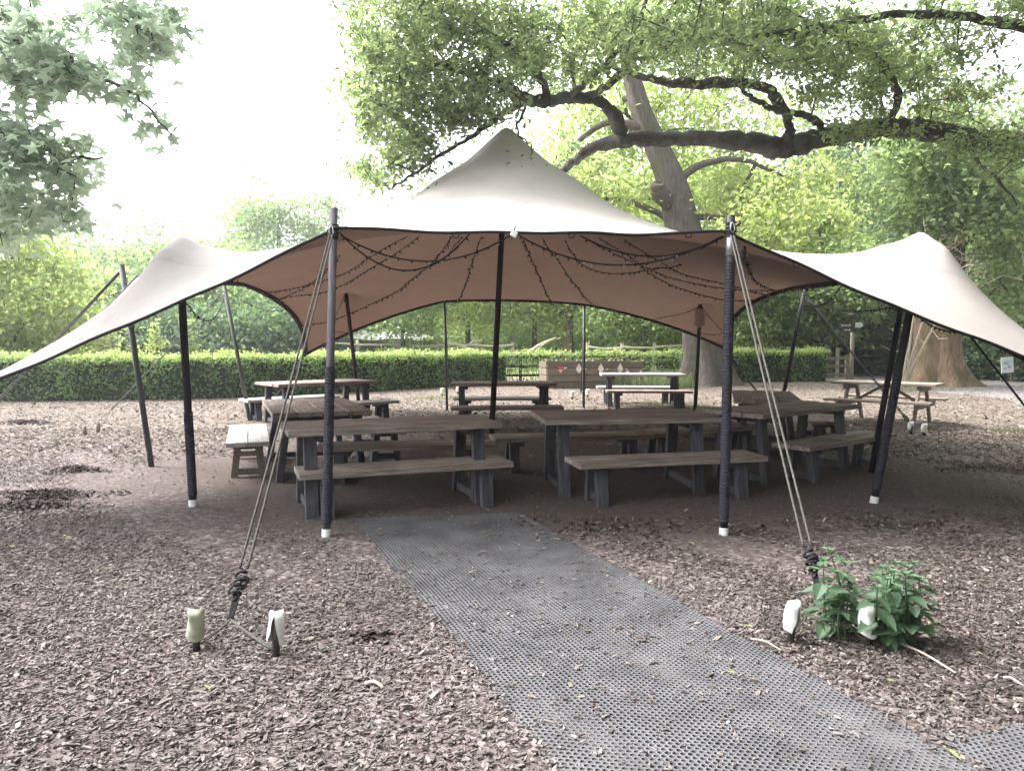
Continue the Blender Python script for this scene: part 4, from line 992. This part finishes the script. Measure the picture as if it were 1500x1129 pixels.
# nettles
g0 = G(1275, 945); t = thing('nettle_plant', 'clump of tall green nettles growing round the front right stakes', 'plant', (g0[0], g0[1], 0))
r = np.random.default_rng(8); stt = [MB(), MB()]; lp_, lf_, lu_, ls_ = [], [], [], []
for (px, top, by) in ((1206, 822, 928), (1216, 808, 925), (1226, 840, 932), (1238, 826, 930), (1246, 858, 938), (1212, 862, 932), (1232, 880, 940), (1292, 832, 948), (1300, 850, 950), (1312, 826, 948), (1326, 842, 950), (1338, 826, 950), (1346, 848, 950), (1318, 872, 952), (1300, 896, 953), (1335, 886, 952), (1306, 838, 949), (1330, 832, 947), (1345, 870, 951), (1322, 900, 953), (1285, 862, 946)):
    b = (G(1224 + (px - 1224) * .6, by) if px < 1260 else G(1314 + (px - 1314) * .7, by - 4)) - g0; yy = g0[1] + b[1] + r.normal(0, .06) ; tp_ = P(px, top, yy) - g0
    q = smoothpts([b, (b + tp_) / 2 + [r.normal(0, .02), r.normal(0, .03), .02], tp_], 8); stt[px > 1260].tube(q, np.linspace(.0055, .003, len(q)), 5)
    Ls = np.linalg.norm(tp_ - b); k = max(3, int(Ls / .058)); az = r.uniform(0, 3.14)
    for i in range(k):
        s = 1 - i * .058 / Ls * 1.0
        if s < .12: break
        p = np.array([np.interp(s, np.linspace(0, 1, len(q)), q[:, c]) for c in range(3)]); az += 1.57
        sz = .05 + .055 * min(1, i / 2.2) * r.uniform(.85, 1.15)
        for sg in (0, math.pi):
            f = np.array([math.cos(az + sg), math.sin(az + sg), r.normal(.05, .22) - .18 * (i > 1)])
            lp_.append(p + f * .022); lf_.append(f); lu_.append([r.normal(0, .15), r.normal(0, .15), 1]); ls_.append(sz)
    for a in range(4):
        f = np.array([math.cos(a * 1.57), math.sin(a * 1.57), 1.0]); lp_.append(tp_); lf_.append(f); lu_.append([0, 0, 1.0]); ls_.append(.035)
for q_, mbq in enumerate(stt): mbq.build('stems', M['nettle'], t, True)
vs, fl, szs = scatter('nettle', np.array(lp_), np.array(ls_), np.array(lf_), np.array(lu_))
link('leaves', mesh_np('leaves', vs, fl, szs, [M['nettle']]), t)
# small things lying about
n = 40; p = band(2.4, 6, 1.1, 31); f = rdir(len(p)); f[:, 2] *= .1
vs, fl, szs = scatter('oak', np.column_stack([p, np.full(len(p), .018)]), rng.uniform(.03, .06, len(p)), f, np.tile([0, 0, 1.0], (len(p), 1)) + rng.normal(0, .2, (len(p), 3)))
tag(link('leaf_litter', mesh_np('leaf_litter', vs, fl, szs, [M['leafyel']])), kind='stuff')
for (px, py, px2, py2, w, lab) in ((535, 1001, 562, 1007, .010, 'short pale stick lying on the chips left of the mat'), (1315, 940, 1400, 985, .007, 'long thin twig lying right of the nettles'), (1100, 935, 1145, 952, .005, 'pale twig lying between the mat and the split stake'), (1470, 992, 1500, 1004, .006, 'thin pale twig at the right edge on dark chips')):
    a, b = G(px, py, .02), G(px2, py2, .02); o = np.array([a[0], a[1], 0]); mb = MB(); q = smoothpts([a - o, (a + b) / 2 - o + [0, .015, .01], b - o], 5); mb.tube(q, w * np.linspace(1, .6, len(q)), 6)
    x = mb.build('fallen_stick', M['paletwig'], None, True); x.location = o; tag(x, lab, 'stick')

# ================================================================== TREES
def limb(mb, pts, radii, n=10, amp=.05, seed=0):
    q = smoothpts(pts, 7); r = np.random.default_rng(seed); rad = np.interp(np.linspace(0, 1, len(q)), np.linspace(0, 1, len(radii)), radii)
    mb.tube(q + r.normal(0, .012, q.shape), rad * (1 + amp * r.normal(size=len(q))), n); return q
# the oak whose long low limb reaches across from the right
troot = np.array([12.6, 14.0, 0])
t = thing('oak_tree', 'oak reaching in from the right, long dark limb and leafy crown above the tent', 'tree', troot)
mb = MB(); base = []
tk = np.array([troot, troot + [-.1, 0, 1.5], troot + [-.2, -.1, 3.0], troot + [-.4, -.2, 5.0], troot + [-.6, -.4, 8.0], troot + [-1.0, -.8, 11.0]])
trunk_rings(mb, [p - troot for p in tk], [.62, .55, .5, .45, .32, .18], 22, .5, 5, 3)
limbs = [
 ([troot + [-.25, -.1, 3.6], P(1640, 268, 12.6), P(1500, 215, 12.2), P(1430, 205, 12.1), P(1350, 190, 12.0), P(1288, 188, 12.0), P(1250, 194, 11.9), P(1190, 205, 11.8), P(1140, 217, 11.8), P(1090, 207, 11.8), P(1000, 203, 12.0), P(930, 204, 12.2), P(872, 215, 12.5), P(838, 238, 12.7), P(805, 262, 12.9)], [.36, .24, .195, .175, .175, .165, .165, .17, .185, .155, .13, .13, .11, .08, .04]),
 ([P(1153, 205, 11.8), P(1157, 185, 11.7), P(1140, 150, 11.6), P(1118, 126, 11.6), P(1060, 121, 11.7), P(985, 122, 11.8), P(930, 108, 12.0), P(880, 92, 12.2)], [.12, .085, .10, .09, .10, .085, .06, .03]),
 ([P(1205, 200, 11.8), P(1200, 182, 11.7), P(1180, 170, 11.5), P(1140, 163, 11.3), P(1105, 145, 11.1), P(1085, 132, 10.9)], [.07, .07, .06, .055, .045, .03]),
 ([P(912, 206, 12.2), P(902, 175, 12.1), P(888, 155, 12.0), P(860, 142, 11.8), P(815, 146, 11.5), P(775, 147, 11.2), P(745, 128, 10.9), P(700, 112, 10.6), P(640, 96, 10.3), P(585, 100, 10.1)], [.13, .14, .10, .11, .12, .11, .085, .06, .04, .02]),
 ([P(865, 142, 11.8), P(905, 112, 11.6), P(935, 70, 11.4), P(975, 30, 11.2), P(1010, -30, 11.0)], [.08, .07, .06, .05, .03]),
 ([P(830, 145, 11.6), P(880, 100, 11.2), P(930, 45, 11.0), P(960, -40, 10.8)], [.07, .05, .045, .03]),
 ([P(775, 147, 11.2), P(740, 165, 10.9), P(700, 195, 10.6), P(650, 225, 10.3), P(600, 258, 10.1), P(570, 275, 10.0)], [.06, .05, .04, .03, .02, .012]),
 ([P(805, 150, 11.4), P(790, 110, 11.0), P(750, 70, 10.6), P(690, 35, 10.2), P(620, 5, 10.0)], [.07, .06, .05, .035, .02]),
 ([P(1290, 188, 12.0), P(1312, 160, 11.6), P(1310, 120, 11.2), P(1270, 75, 10.8), P(1200, 40, 10.4), P(1130, 10, 10.1)], [.08, .07, .065, .06, .045, .03]),
 ([troot + [-.4, -.2, 5.6], P(1560, 60, 12.0), P(1440, 30, 11.2), P(1330, 20, 10.6), P(1220, 35, 10.2), P(1090, 55, 10.0), P(1000, 60, 10.0)], [.26, .2, .16, .12, .10, .07, .03]),
 ([troot + [-.5, -.3, 6.8], P(1600, -90, 11.6), P(1400, -140, 10.6), P(1150, -150, 10.0), P(900, -130, 9.8), P(700, -110, 9.8)], [.26, .2, .15, .11, .07, .03]),
 ([troot + [-.6, -.4, 8.0], troot + [1.5, -1.0, 9.4], troot + [3.5, -1.6, 10.2]], [.2, .14, .05]),
 ([P(1420, 204, 12.1), P(1430, 235, 11.7), P(1460, 262, 11.4), P(1490, 300, 11.2)], [.05, .04, .03, .015]),
 ([troot + [-.5, -.3, 7.2], (11.0, 11.5, 8.4), (9.6, 9.0, 9.0), (8.0, 6.6, 9.2), (6.5, 5.0, 9.0)], [.25, .18, .13, .09, .04]),  # limb for the unseen crown added as shade over the right
 ([P(775, 147, 11.2), P(758, 190, 10.7), P(778, 215, 10.5), P(776, 240, 10.4)], [.03, .018, .012, .006]),
]
for k, (p, rd) in enumerate(limbs):
    q = limb(mb, [np.array(a) - troot for a in p], [x * (.9 if k == 0 else .8) * (.55 if k == 9 else 1) for x in rd], 12, .09, k); base.append(q[2:])
base = np.concatenate(base)
r = np.random.default_rng(21)
E = [  # px, py, rx, ry, share of twigs, depth range
 (600, 40, 95, 70, 60, 9.2, 11.5), (565, 125, 55, 50, 30, 9.4, 11), (600, 175, 70, 50, 34, 9.4, 11), (550, 245, 30, 26, 9, 9.6, 10.6), (610, 225, 40, 25, 10, 9.4, 11),
 (690, 70, 110, 75, 70, 9.6, 12), (700, 150, 60, 35, 26, 9.6, 11.5), (765, 245, 10, 9, 2, 10.3, 10.5), (850, 50, 140, 65, 60, 10.5, 13), (800, 120, 60, 30, 12, 12.2, 13.4), (850, 240, 40, 22, 6, 12.8, 13.4),
 (1000, 35, 150, 50, 60, 9.0, 12.6), (990, 85, 60, 30, 12, 12.2, 13.2), (1090, 70, 120, 50, 46, 9.4, 12.6), (1180, 50, 120, 55, 50, 9.0, 12), (1250, 105, 100, 50, 44, 10.2, 12.8), (1330, 130, 80, 40, 28, 11, 12.8),
 (1390, 55, 70, 45, 16, 9.8, 12), (1400, 170, 60, 14, 8, 12.4, 13), (1480, 20, 40, 24, 5, 10, 12), (1455, 120, 40, 22, 4, 10.5, 12), (1480, 240, 30, 25, 6, 11.2, 12), (1320, 192, 80, 16, 6, 10.4, 11.5), (1440, 214, 60, 20, 8, 10.6, 11.7), (1215, 190, 30, 14, 3, 10.6, 11.5),
 (620, -70, 130, 60, 40, 9, 11.5), (850, -110, 220, 90, 60, 8.6, 12), (1150, -100, 240, 90, 70, 8.6, 12), (1450, -80, 180, 100, 40, 9.5, 13), (1700, 0, 160, 160, 40, 10, 15), (1650, 200, 110, 70, 16, 11, 14), (1250, -260, 500, 90, 40, 9, 14), (1900, 60, 180, 160, 30, 11, 17)]
T = []; dens = []
for (cx, cy, rx, ry, n, y0, y1) in E:
    a = r.uniform(0, 6.283, n); q = np.sqrt(r.random(n))
    n = int(n * 1.45); a = r.uniform(0, 6.283, n); q = np.sqrt(r.random(n))
    for i in range(n): T.append(P(cx + math.cos(a[i]) * q[i] * rx, cy + math.sin(a[i]) * q[i] * ry, r.uniform(y0, y1)) - troot)
for i in range(230):
    T.append(np.array([r.uniform(4.0, 15), r.uniform(2.5, 11.5), r.uniform(7.6, 10.6)]) - troot)  # unseen crown above the right foreground, added to shade wing and ground
T = np.array(T)
nod, par, w, nb = grow(base, T, .32, .05, .05, r)
twig_mesh(mb, nod, par, w, nb, .0055, .07)
mb.build('trunk', M['barkdark'], t, True)
nl = 30 * len(T); cid = r.integers(0, len(T), nl)
L = T[cid] + r.normal(size=(nl, 3)) * np.array([.16, .16, .11]) * np.where(cid >= len(T) - 230, 2.2, 1.0)[:, None]
tw = np.nonzero(w[nb:] <= 2)[0] + nb; ex = nod[r.choice(tw, 24000)] + r.normal(0, .05, (24000, 3))
far = T[r.integers(len(T) - 230, len(T), 9000)] + r.normal(size=(9000, 3)) * np.array([.6, .6, .4])  # larger unseen leaves that thicken the added shade
L = np.concatenate([L, far])
foliage('crown', M['leafoak'], np.concatenate([L, ex]), .06, .115, 'oak', t, .15, .3, r, np.concatenate([np.where(cid >= len(T) - 230, 1.7, 1.0), np.full(9000, 1.7), np.ones(24000)]))
# the near maple hanging in at the top left
troot = np.array([-9.2, 6.6, 0]); t = thing('maple_tree', 'near maple with drooping broad leaved sprays hanging into the top left corner', 'tree', troot)
mb = MB(); base = []
trunk_rings(mb, [(0, 0, 0), (.05, 0, 2), (.1, 0, 4), (.2, 0, 6.5), (.3, 0, 9)], [.34, .3, .27, .2, .1], 18, .4, 5, 5)
for k, (p, rd) in enumerate([([troot + [.1, 0, 3.6], P(-420, 20, 6.6), P(-180, -60, 6.8), P(40, -20, 6.9), P(130, -10, 7), P(200, 20, 7)], [.14, .1, .07, .04, .025, .01]),
    ([troot + [.1, 0, 3.0], P(-400, 120, 6.6), P(-150, 60, 6.8), P(20, 60, 7), P(120, 105, 7), P(190, 135, 7), P(250, 195, 7.1)], [.12, .09, .06, .035, .02, .012, .006]),
    ([troot + [.1, 0, 2.6], P(-380, 240, 6.6), P(-140, 190, 6.7), P(20, 200, 6.8), P(100, 230, 6.9), P(165, 232, 7)], [.12, .08, .05, .03, .015, .006]),
    ([troot + [.1, 0, 4.2], P(-430, -120, 6.5), P(-150, -200, 6.5), P(150, -180, 6.8)], [.14, .1, .07, .03]),
    ([troot + [.1, 0, 2.3], P(-420, 330, 6.7), P(-160, 270, 6.8), P(-10, 270, 6.9), P(60, 310, 7)], [.1, .07, .04, .02, .008])]):
    base.append(limb(mb, [np.array(a) - troot for a in p], rd, 8, .04, 50 + k)[2:])
base = np.concatenate(base); T = []
for (cx, cy, rx, ry, n, y0, y1) in [(20, 50, 50, 45, 26, 6.3, 7.5), (60, 95, 60, 35, 30, 6.4, 7.4), (110, 115, 40, 22, 14, 6.5, 7.3), (195, 20, 45, 40, 22, 6.5, 7.5), (205, 60, 28, 28, 11, 6.6, 7.4), (250, 50, 18, 40, 10, 6.8, 7.4), (190, 130, 26, 14, 5, 6.9, 7.3), (225, 175, 30, 14, 4, 6.9, 7.3), (258, 208, 10, 12, 2, 7, 7.2),
    (30, 130, 40, 25, 10, 6.4, 7.2), (20, 200, 40, 30, 18, 6.3, 7.2), (70, 225, 45, 32, 22, 6.4, 7.2), (125, 208, 18, 10, 4, 6.8, 7.2), (95, 270, 26, 34, 12, 6.5, 7.2), (15, 280, 40, 40, 18, 6.3, 7.2), (60, 315, 60, 20, 16, 6.4, 7.2), (10, 345, 50, 30, 12, 6.4, 7.2), (-100, 80, 80, 120, 50, 5.8, 7.6), (-120, 270, 80, 90, 40, 5.8, 7.6), (60, -100, 160, 70, 40, 6, 7.6), (100, 30, 20, 20, 3, 6.9, 7.2)]:
    for i in range(n): a = r.uniform(0, 6.283); q = math.sqrt(r.random()); T.append(P(cx + math.cos(a) * q * rx, cy + math.sin(a) * q * ry, r.uniform(y0, y1)) - troot)
T = np.array(T); nod, par, w, nb = grow(base, T, .22, .04, .03, r); twig_mesh(mb, nod, par, w, nb, .0035, .03); mb.build('trunk', M['barkgrey'], t, True)
nl = 8 * len(T); L = T[r.integers(0, len(T), nl)] + r.normal(size=(nl, 3)) * np.array([.11, .12, .07])
foliage('crown', M['leafmaple'], np.concatenate([L, T]), .085, .15, 'maple', t, .45, .35, r)

# oak trunk leaning behind the tent
def bigtree(name, label, root, path, radii, leaf, bark, crown, seed, flare, limbs=(), n_t=220, n_l=26000, ls=(.14, .26), r0=.014):
    root = np.array(root, float); t = thing(name, label, 'tree', root); mb = MB(); r = np.random.default_rng(seed)
    trunk_rings(mb, [np.array(p) - root for p in path], radii, 30, flare, 6, seed, .075)
    base = [smoothpts([np.array(p) - root for p in path], 8)[24:]]
    for k, (p, rd) in enumerate(limbs): base.append(limb(mb, [np.array(a) - root for a in p], rd, 9, .05, seed + k)[2:])
    T = []
    for (cx, cy, rx, ry, n, y0, y1) in crown:
        for i in range(n): a = r.uniform(0, 6.283); q = math.sqrt(r.random()); T.append(P(cx + math.cos(a) * q * rx, cy + math.sin(a) * q * ry, r.uniform(y0, y1)) - root)
    T = np.array(T); nod, par, w, nb = grow(np.concatenate(base), T, .6, .06, .1, r); twig_mesh(mb, nod, par, w, nb, r0, .16)
    mb.build('trunk', M[bark], t, True)
    L = T[r.integers(0, len(T), n_l)] + r.normal(size=(n_l, 3)) * np.array([.5, .5, .34])
    foliage('crown', M[leaf], L, ls[0], ls[1], 'quad', t, .25, .2, r); return t
YO = 26.3
bigtree('oak_tree', 'grey oak behind the tent, thick flared trunk leaning left above the canopy', [P(1034, 562, YO)[0], YO, 0],
    [[P(1034, 562, YO)[0], YO, 0], P(1034, 520, YO), P(1030, 470, YO), P(1018, 400, YO), P(1000, 330, YO), P(985, 270, YO), P(962, 215, YO), P(940, 165, YO), P(925, 110, YO), P(905, 20, YO)], [.86, .78, .74, .68, .58, .5, .42, .36, .28, .14], 'leafyel', 'barkgrey',
    [(860, 280, 50, 40, 34, 25, 29), (940, 290, 60, 50, 24, 28.5, 31), (880, 190, 70, 50, 22, 27.5, 30), (1000, 180, 80, 60, 26, 28, 31), (1085, 290, 60, 45, 34, 26.5, 30), (1100, 180, 90, 50, 18, 26, 30), (830, 310, 40, 25, 14, 26, 29), (950, 60, 160, 90, 50, 27, 31), (760, 270, 60, 50, 16, 24, 28), (1120, 330, 50, 30, 20, 24, 27.5), (1180, 250, 50, 40, 10, 24, 28)], 31, .42,
    [([P(990, 300, YO), P(968, 285, YO - .5), P(962, 270, YO - .8)], [.36, .30, .24]), ([P(1005, 320, YO), P(1040, 318, YO), P(1075, 325, YO), P(1110, 345, YO), P(1125, 365, YO)], [.16, .10, .09, .08, .04]),
     ([P(985, 270, YO), P(1030, 240, YO), P(1090, 235, YO), P(1150, 260, YO)], [.18, .12, .08, .04]), ([P(950, 190, YO), P(890, 180, YO), P(840, 215, YO), P(800, 270, YO)], [.18, .12, .08, .04]), ([P(1000, 330, YO), P(935, 300, YO + .5), P(885, 290, YO + 1)], [.14, .09, .04])])
YB = 25.8; bx = P(1372, 566, YB)[0]
bigtree('oak_tree', 'massive brown mossy trunk with spreading roots under the right wing of the tent', [bx, YB, 0],
    [[bx, YB, 0], [bx, YB, .8], [bx - .02, YB, 1.8], [bx, YB, 3.0], [bx + .1, YB, 4.6], [bx + .2, YB, 7], [bx + .3, YB, 10]], [.80, .70, .66, .64, .6, .5, .3], 'leafmid', 'barkbrown',
    [(1400, 250, 90, 60, 40, 24, 29), (1470, 330, 50, 70, 40, 23, 28), (1320, 270, 60, 40, 18, 24, 28), (1430, 170, 80, 50, 14, 23, 29), (1370, 215, 70, 40, 40, 22.3, 24), (1420, 300, 50, 40, 24, 22.8, 24), (1350, 310, 35, 30, 14, 23.4, 24.6), (1560, 250, 80, 140, 60, 23, 29), (1480, 430, 40, 30, 20, 24, 28), (1330, 60, 100, 60, 14, 24, 29)], 47, .62,
    [([[bx, YB, 4.2], P(1430, 330, YB - .5), P(1480, 280, YB - 1), P(1540, 250, YB - 1)], [.3, .2, .12, .05]), ([[bx, YB, 5.5], P(1330, 260, YB), P(1290, 230, YB)], [.25, .15, .05])])
# bare pale shrub over the right wing
bs = P(1326, 560, 24.4); bs[2] = 0; t = thing('bare_shrub', 'leafless pale shrub with upcurved dead twigs showing over the right wing of the tent', 'shrub', bs); mb = MB(); r = np.random.default_rng(61)
base = []
for k, (px, py) in enumerate(((1345, 420), (1375, 400), (1410, 410), (1330, 470))):
    e = P(px, py, 23.6) - bs; st_ = smoothpts([(0, .05 * k, 0), e * .35 + [0, 0, .25], e * .75 + [0, 0, .15], e], 7); mb.tube(st_, np.linspace(.045, .02, len(st_)), 6); base.append(st_[5:])
T = np.array([P(1385 + r.normal(0, 40), 395 + r.normal(0, 30), 23.4 + r.normal(0, .7)) - bs for _ in range(240)] + [P(1322 + r.normal(0, 12), 520 + r.normal(0, 22), 24.2 + r.normal(0, .4)) - bs for _ in range(40)])
nod, par, w, nb = grow(np.concatenate(base), T, .22, -.22, .05, r); twig_mesh(mb, nod, par, w, nb, .008, .04, 4); mb.build('stems', M['paletwig'], t, True)

# trees beyond the hedge
TGp = 'trees standing beyond the hedge'
def at(px, Y): return P(px, 500, Y)[0], Y
def tree(px, Y, label, leaf, bark, seed, ht, tr, cz, rx, rz, nt=100, nl=15000, ls=(.16, .3), clump=.6, name='tree', low=0.0, lean=(0, 0)):
    x, y = at(px, Y); return make_tree(name, label, x, y, leaf, bark, seed, ht, tr, cz, rx, rz, nt, nl, ls, clump, lean, TGp, 'tree', low)
tree(5, 24, 'bushy yellow green tree just over the hedge at the far left', 'leafyel', 'barkgrey', 1, 1.2, .2, 2.7, 2.4, 2.6, 130, 20000, (.12, .24), .45)
tree(410, 64, 'round pale green tree rising alone above the left wing of the tent', 'leafmid', 'barkgrey', 2, 5, .4, 9.6, 4.6, 4.3, 110, 16000, (.22, .4), .7)
tree(685, 46, 'light green tree with a straight grey trunk seen just left of the centre pole', 'leafyel', 'barkgrey', 3, 3.4, .20, 6.0, 4.6, 4.0, 120, 18000, (.18, .32), .7, low=2.3)
tree(832, 42, 'tree with the thickest dark trunk between centre pole and thin rear pole', 'leafmid', 'barkbrown', 4, 4.5, .34, 7.5, 4.5, 4.4, 110, 16000, (.18, .32), .7, low=3.0)
tree(783, 44, 'tree with a short pale trunk beside the thick dark one', 'leafyel', 'barkgrey', 5, 2.6, .22, 5.0, 2.8, 3.0, 90, 12000, (.16, .3), .6, low=2.0)
tree(590, 40, 'leafy young tree above the pale marquees', 'leafmid', 'barkgrey', 6, 2.2, .15, 3.4, 2.6, 1.7, 80, 10000, (.14, .26), .5, low=1.6)
tree(945, 38, 'thin stemmed tree left of the leaning oak', 'leafmid', 'barkgrey', 7, 2.2, .14, 3.9, 3.2, 2.8, 90, 13000, (.15, .28), .6, low=.9)
tree(1175, 35, 'lime yellow tree over the right end of the hedge', 'leafyel', 'barkbrown', 8, 2.5, .22, 4.9, 2.9, 3.0, 130, 22000, (.15, .28), .55, low=1.4)
tree(1100, 33, 'mid green tree between the oak and the lime yellow tree', 'leafmid', 'barkgrey', 9, 1.5, .15, 3.0, 2.3, 2.3, 100, 15000, (.14, .26), .5)
tree(1225, 43, 'tall deep green tree behind the signpost', 'leafdark', 'barkbrown', 10, 4.0, .3, 8.2, 3.6, 4.6, 120, 19000, (.18, .32), .7)
tree(1211, 32.5, 'dark trunked tree standing behind the rail gate', 'leafmid', 'barkdark', 12, 2.2, .2, 3.7, 2.2, 1.8, 90, 13000, (.13, .25), .45, low=1.6)
tree(1300, 38, 'dark green tree filling the gap under the right wing', 'leafdark', 'barkdark', 13, 2.2, .2, 4.4, 3.2, 3.4, 110, 19000, (.16, .3), .6)
tree(1430, 41, 'soft green tree at the upper right behind the bare shrub', 'leafmid', 'barkgrey', 14, 3, .25, 6.6, 4.0, 4.2, 120, 18000, (.18, .32), .7)
tree(1030, 50, 'pale green tall tree behind the oak crown', 'leafyel', 'barkgrey', 15, 4, .3, 9.0, 4.5, 5.5, 120, 17000, (.2, .36), .8)
tree(224, 25.5, 'slim yellowish sapling just behind the hedge by the left pole', 'leafyel', 'twig', 16, .8, .03, 1.55, .26, .55, 22, 420, (.07, .13), .10, 'sapling')
tree(278, 26, 'small leafy sapling behind the hedge at the dark left pole', 'leafmid', 'twig', 17, .9, .03, 1.65, .24, .75, 22, 420, (.07, .13), .10, 'sapling')
# woods that read as one mass: many crowns in one object
def wood(name, spots, leaf, seed, nl=9000, ls=(.28, .5), nt=60):
    vs, fl, sz, cnt = [], [], [], 0; r = np.random.default_rng(seed); tm = MB()
    for i, (x, y, cz, rx, rz) in enumerate(spots):
        tp, nod, L, rr_ = tree_data(seed * 100 + i, cz * .5, .25, cz, rx, rz, nt, nl, .75, (0, 0), .5)
        L = L + [x, y, 0]; f = rdir(nl, rr_); f[:, 2] -= .25; up = rdir(nl, rr_); up[:, 2] = abs(up[:, 2]) + .4
        a, b, c = scatter('quad', L, rr_.uniform(ls[0], ls[1], nl), f, up); vs.append(a); fl.append(b + cnt); sz.append(c); cnt += len(a)
        tm.tube(tp[::3] + [x, y, 0], np.linspace(.3, .08, len(tp[::3])), 6)
    n0 = len(np.concatenate(sz)); V = np.concatenate(vs + tm.v); FL = np.concatenate(fl + [np.array([j + cnt for f in tm.f for j in f])]); SZ = np.concatenate(sz + [np.array([len(f) for f in tm.f])])
    mi = np.concatenate([np.zeros(n0, int), np.ones(len(tm.f), int)])
    return tag(link(name, mesh_np(name, V, FL, SZ, [M[leaf], M['barkdark']], mi)), kind='stuff')
r = np.random.default_rng(91)
sp_ = []
for px, Y, top in ((-90, 50, 335), (-20, 44, 345), (60, 46, 355), (130, 50, 352), (190, 46, 360), (250, 52, 352), (300, 46, 378), (350, 52, 368), (110, 36, 400), (210, 38, 410), (280, 40, 420), (340, 42, 415), (400, 44, 400), (450, 46, 400), (20, 38, 395), (500, 50, 390), (540, 54, 385), (160, 33, 470), (300, 36, 470), (60, 33, 460), (250, 34, 465), (390, 38, 460), (450, 42, 455)):
    x, y = at(px, Y); tz = P(px, top, Y)[2]; rz = tz * .52; sp_.append((x, y, tz - rz, max(2.0, rz * .95), rz))
wood('woodland', sp_[:12] + sp_[14:17], 'leafmid', 3, 9000, (.22, .42))
wood('woodland', sp_[12:14] + sp_[17:], 'leafdark', 4, 8000, (.16, .32))
sp_ = []
for px, Y, top in ((560, 62, 330), (640, 60, 300), (720, 58, 300), (800, 60, 260), (880, 58, 260), (960, 56, 230), (1120, 54, 250), (1180, 58, 290), (1280, 52, 230), (1350, 50, 260), (1420, 54, 300), (1500, 50, 290), (1600, 48, 250), (1700, 46, 220)):
    x, y = at(px, Y); tz = P(px, top, Y)[2]; rz = tz * .5; sp_.append((x, y, tz - rz, max(3.0, rz * .8), rz))
wood('woodland', sp_, 'leafmid', 5, 9000, (.25, .45))
sp_ = []
for px, Y, top in ((640, 54, 462), (700, 52, 455), (760, 52, 460), (820, 50, 455), (880, 48, 465), (930, 46, 450), (990, 42, 455), (1080, 40, 455), (1150, 40, 450), (1220, 38, 440), (1290, 36.5, 470), (1330, 36, 440), (1420, 33, 430), (1470, 31, 445), (1530, 30, 430), (1600, 28, 430), (1250, 37, 500), (1350, 35, 500), (1400, 32.5, 490), (1450, 31.5, 480), (1520, 29.5, 480), (1580, 28.5, 480), (1440, 36, 380), (1520, 36, 330)):
    x, y = at(px, Y); tz = P(px, top, Y)[2]; rz = tz * .58; sp_.append((x, y, tz - rz, max(1.3, rz * 1.15), rz))
wood('undergrowth', sp_[:7], 'leafmid', 7, 7000, (.12, .24))
wood('undergrowth', sp_[7:], 'leafdark', 6, 7000, (.12, .24))

# unseen trees behind and right of the camera, added to shade the right side
sp_ = [(x, y, 6.2, 4.2, 5.2) for x, y in ((13, 3), (17, 8), (12, -4), (18, -2), (7, -8), (13, -11), (1, -13), (22, 4))]
wood('woodland', sp_, 'leafmid', 8, 7000, (.3, .5))
wood('woodland', [(8.8, -.5, 9.2, 6.6, 3.4), (13.2, 6.0, 9.6, 6.2, 3.4), (4.5, -6.5, 9.5, 6, 3.5)], 'leafmid', 9, 17000, (.3, .5), 110)  # high unseen crowns, added to darken the right wing and ground

# ================================================================== LIGHT
HAZE = .0011
SUN_EL, SUN_AZ = R(48), R(-72)            # azimuth measured from straight ahead (+y) towards the right
wd = bpy.data.worlds.new('World'); S.world = wd; wd.use_nodes = True; nt = wd.node_tree; nt.nodes.clear()
sky = nt.nodes.new('ShaderNodeTexSky'); sky.sky_type = 'NISHITA'; sky.sun_disc = False; sky.sun_elevation = SUN_EL; sky.sun_rotation = SUN_AZ
sky.air_density = 1.0; sky.dust_density = 6.0; sky.ozone_density = 1.0
hs = N(nt, 'HueSaturation', None, Color=sky.outputs[0], Saturation=.22, Value=1.0)
wb = mix(nt, 1.0, hs.outputs[0], (.975, .99, 1.035), 'MULTIPLY')
bg = N(nt, 'Background', None, Color=wb, Strength=.142)
o = nt.nodes.new('ShaderNodeOutputWorld'); nt.links.new(bg.outputs[0], o.inputs['Surface'])
sl = bpy.data.lights.new('sun', 'SUN'); sl.energy = .9; sl.angle = R(18); sl.color = (1.0, .985, .965)
so = bpy.data.objects.new('sun', sl); COL.objects.link(so)
dv = Vector((math.sin(SUN_AZ) * math.cos(SUN_EL), math.cos(SUN_AZ) * math.cos(SUN_EL), math.sin(SUN_EL)))
so.rotation_euler = dv.to_track_quat('Z', 'Y').to_euler()
vs_ = S.view_settings; vs_.view_transform = 'Standard'; vs_.look = 'None'; vs_.exposure = 2.6; vs_.gamma = 1; vs_.use_curve_mapping = False
S.cycles.max_bounces = 8; S.cycles.diffuse_bounces = 3; S.cycles.transmission_bounces = 4; S.cycles.transparent_max_bounces = 8
S.cycles.use_denoising = True

# thin haze volume, added to stand in for lens glare
hz = MB(); hz.box((0, 45, 14), (260, 190, 30.8)); hzo = hz.build('haze', bpy.data.materials.new('haze'))
hm = hzo.data.materials[0]; hm.use_nodes = True; hm.node_tree.nodes.clear(); nt = hm.node_tree
pv = N(nt, 'VolumePrincipled', None, Color=(.93, .96, 1.0), Density=HAZE, Anisotropy=.6)
o = nt.nodes.new('ShaderNodeOutputMaterial'); nt.links.new(pv.outputs[0], o.inputs['Volume']); hzo['kind'] = 'stuff'
S.cycles.volume_bounces = 1
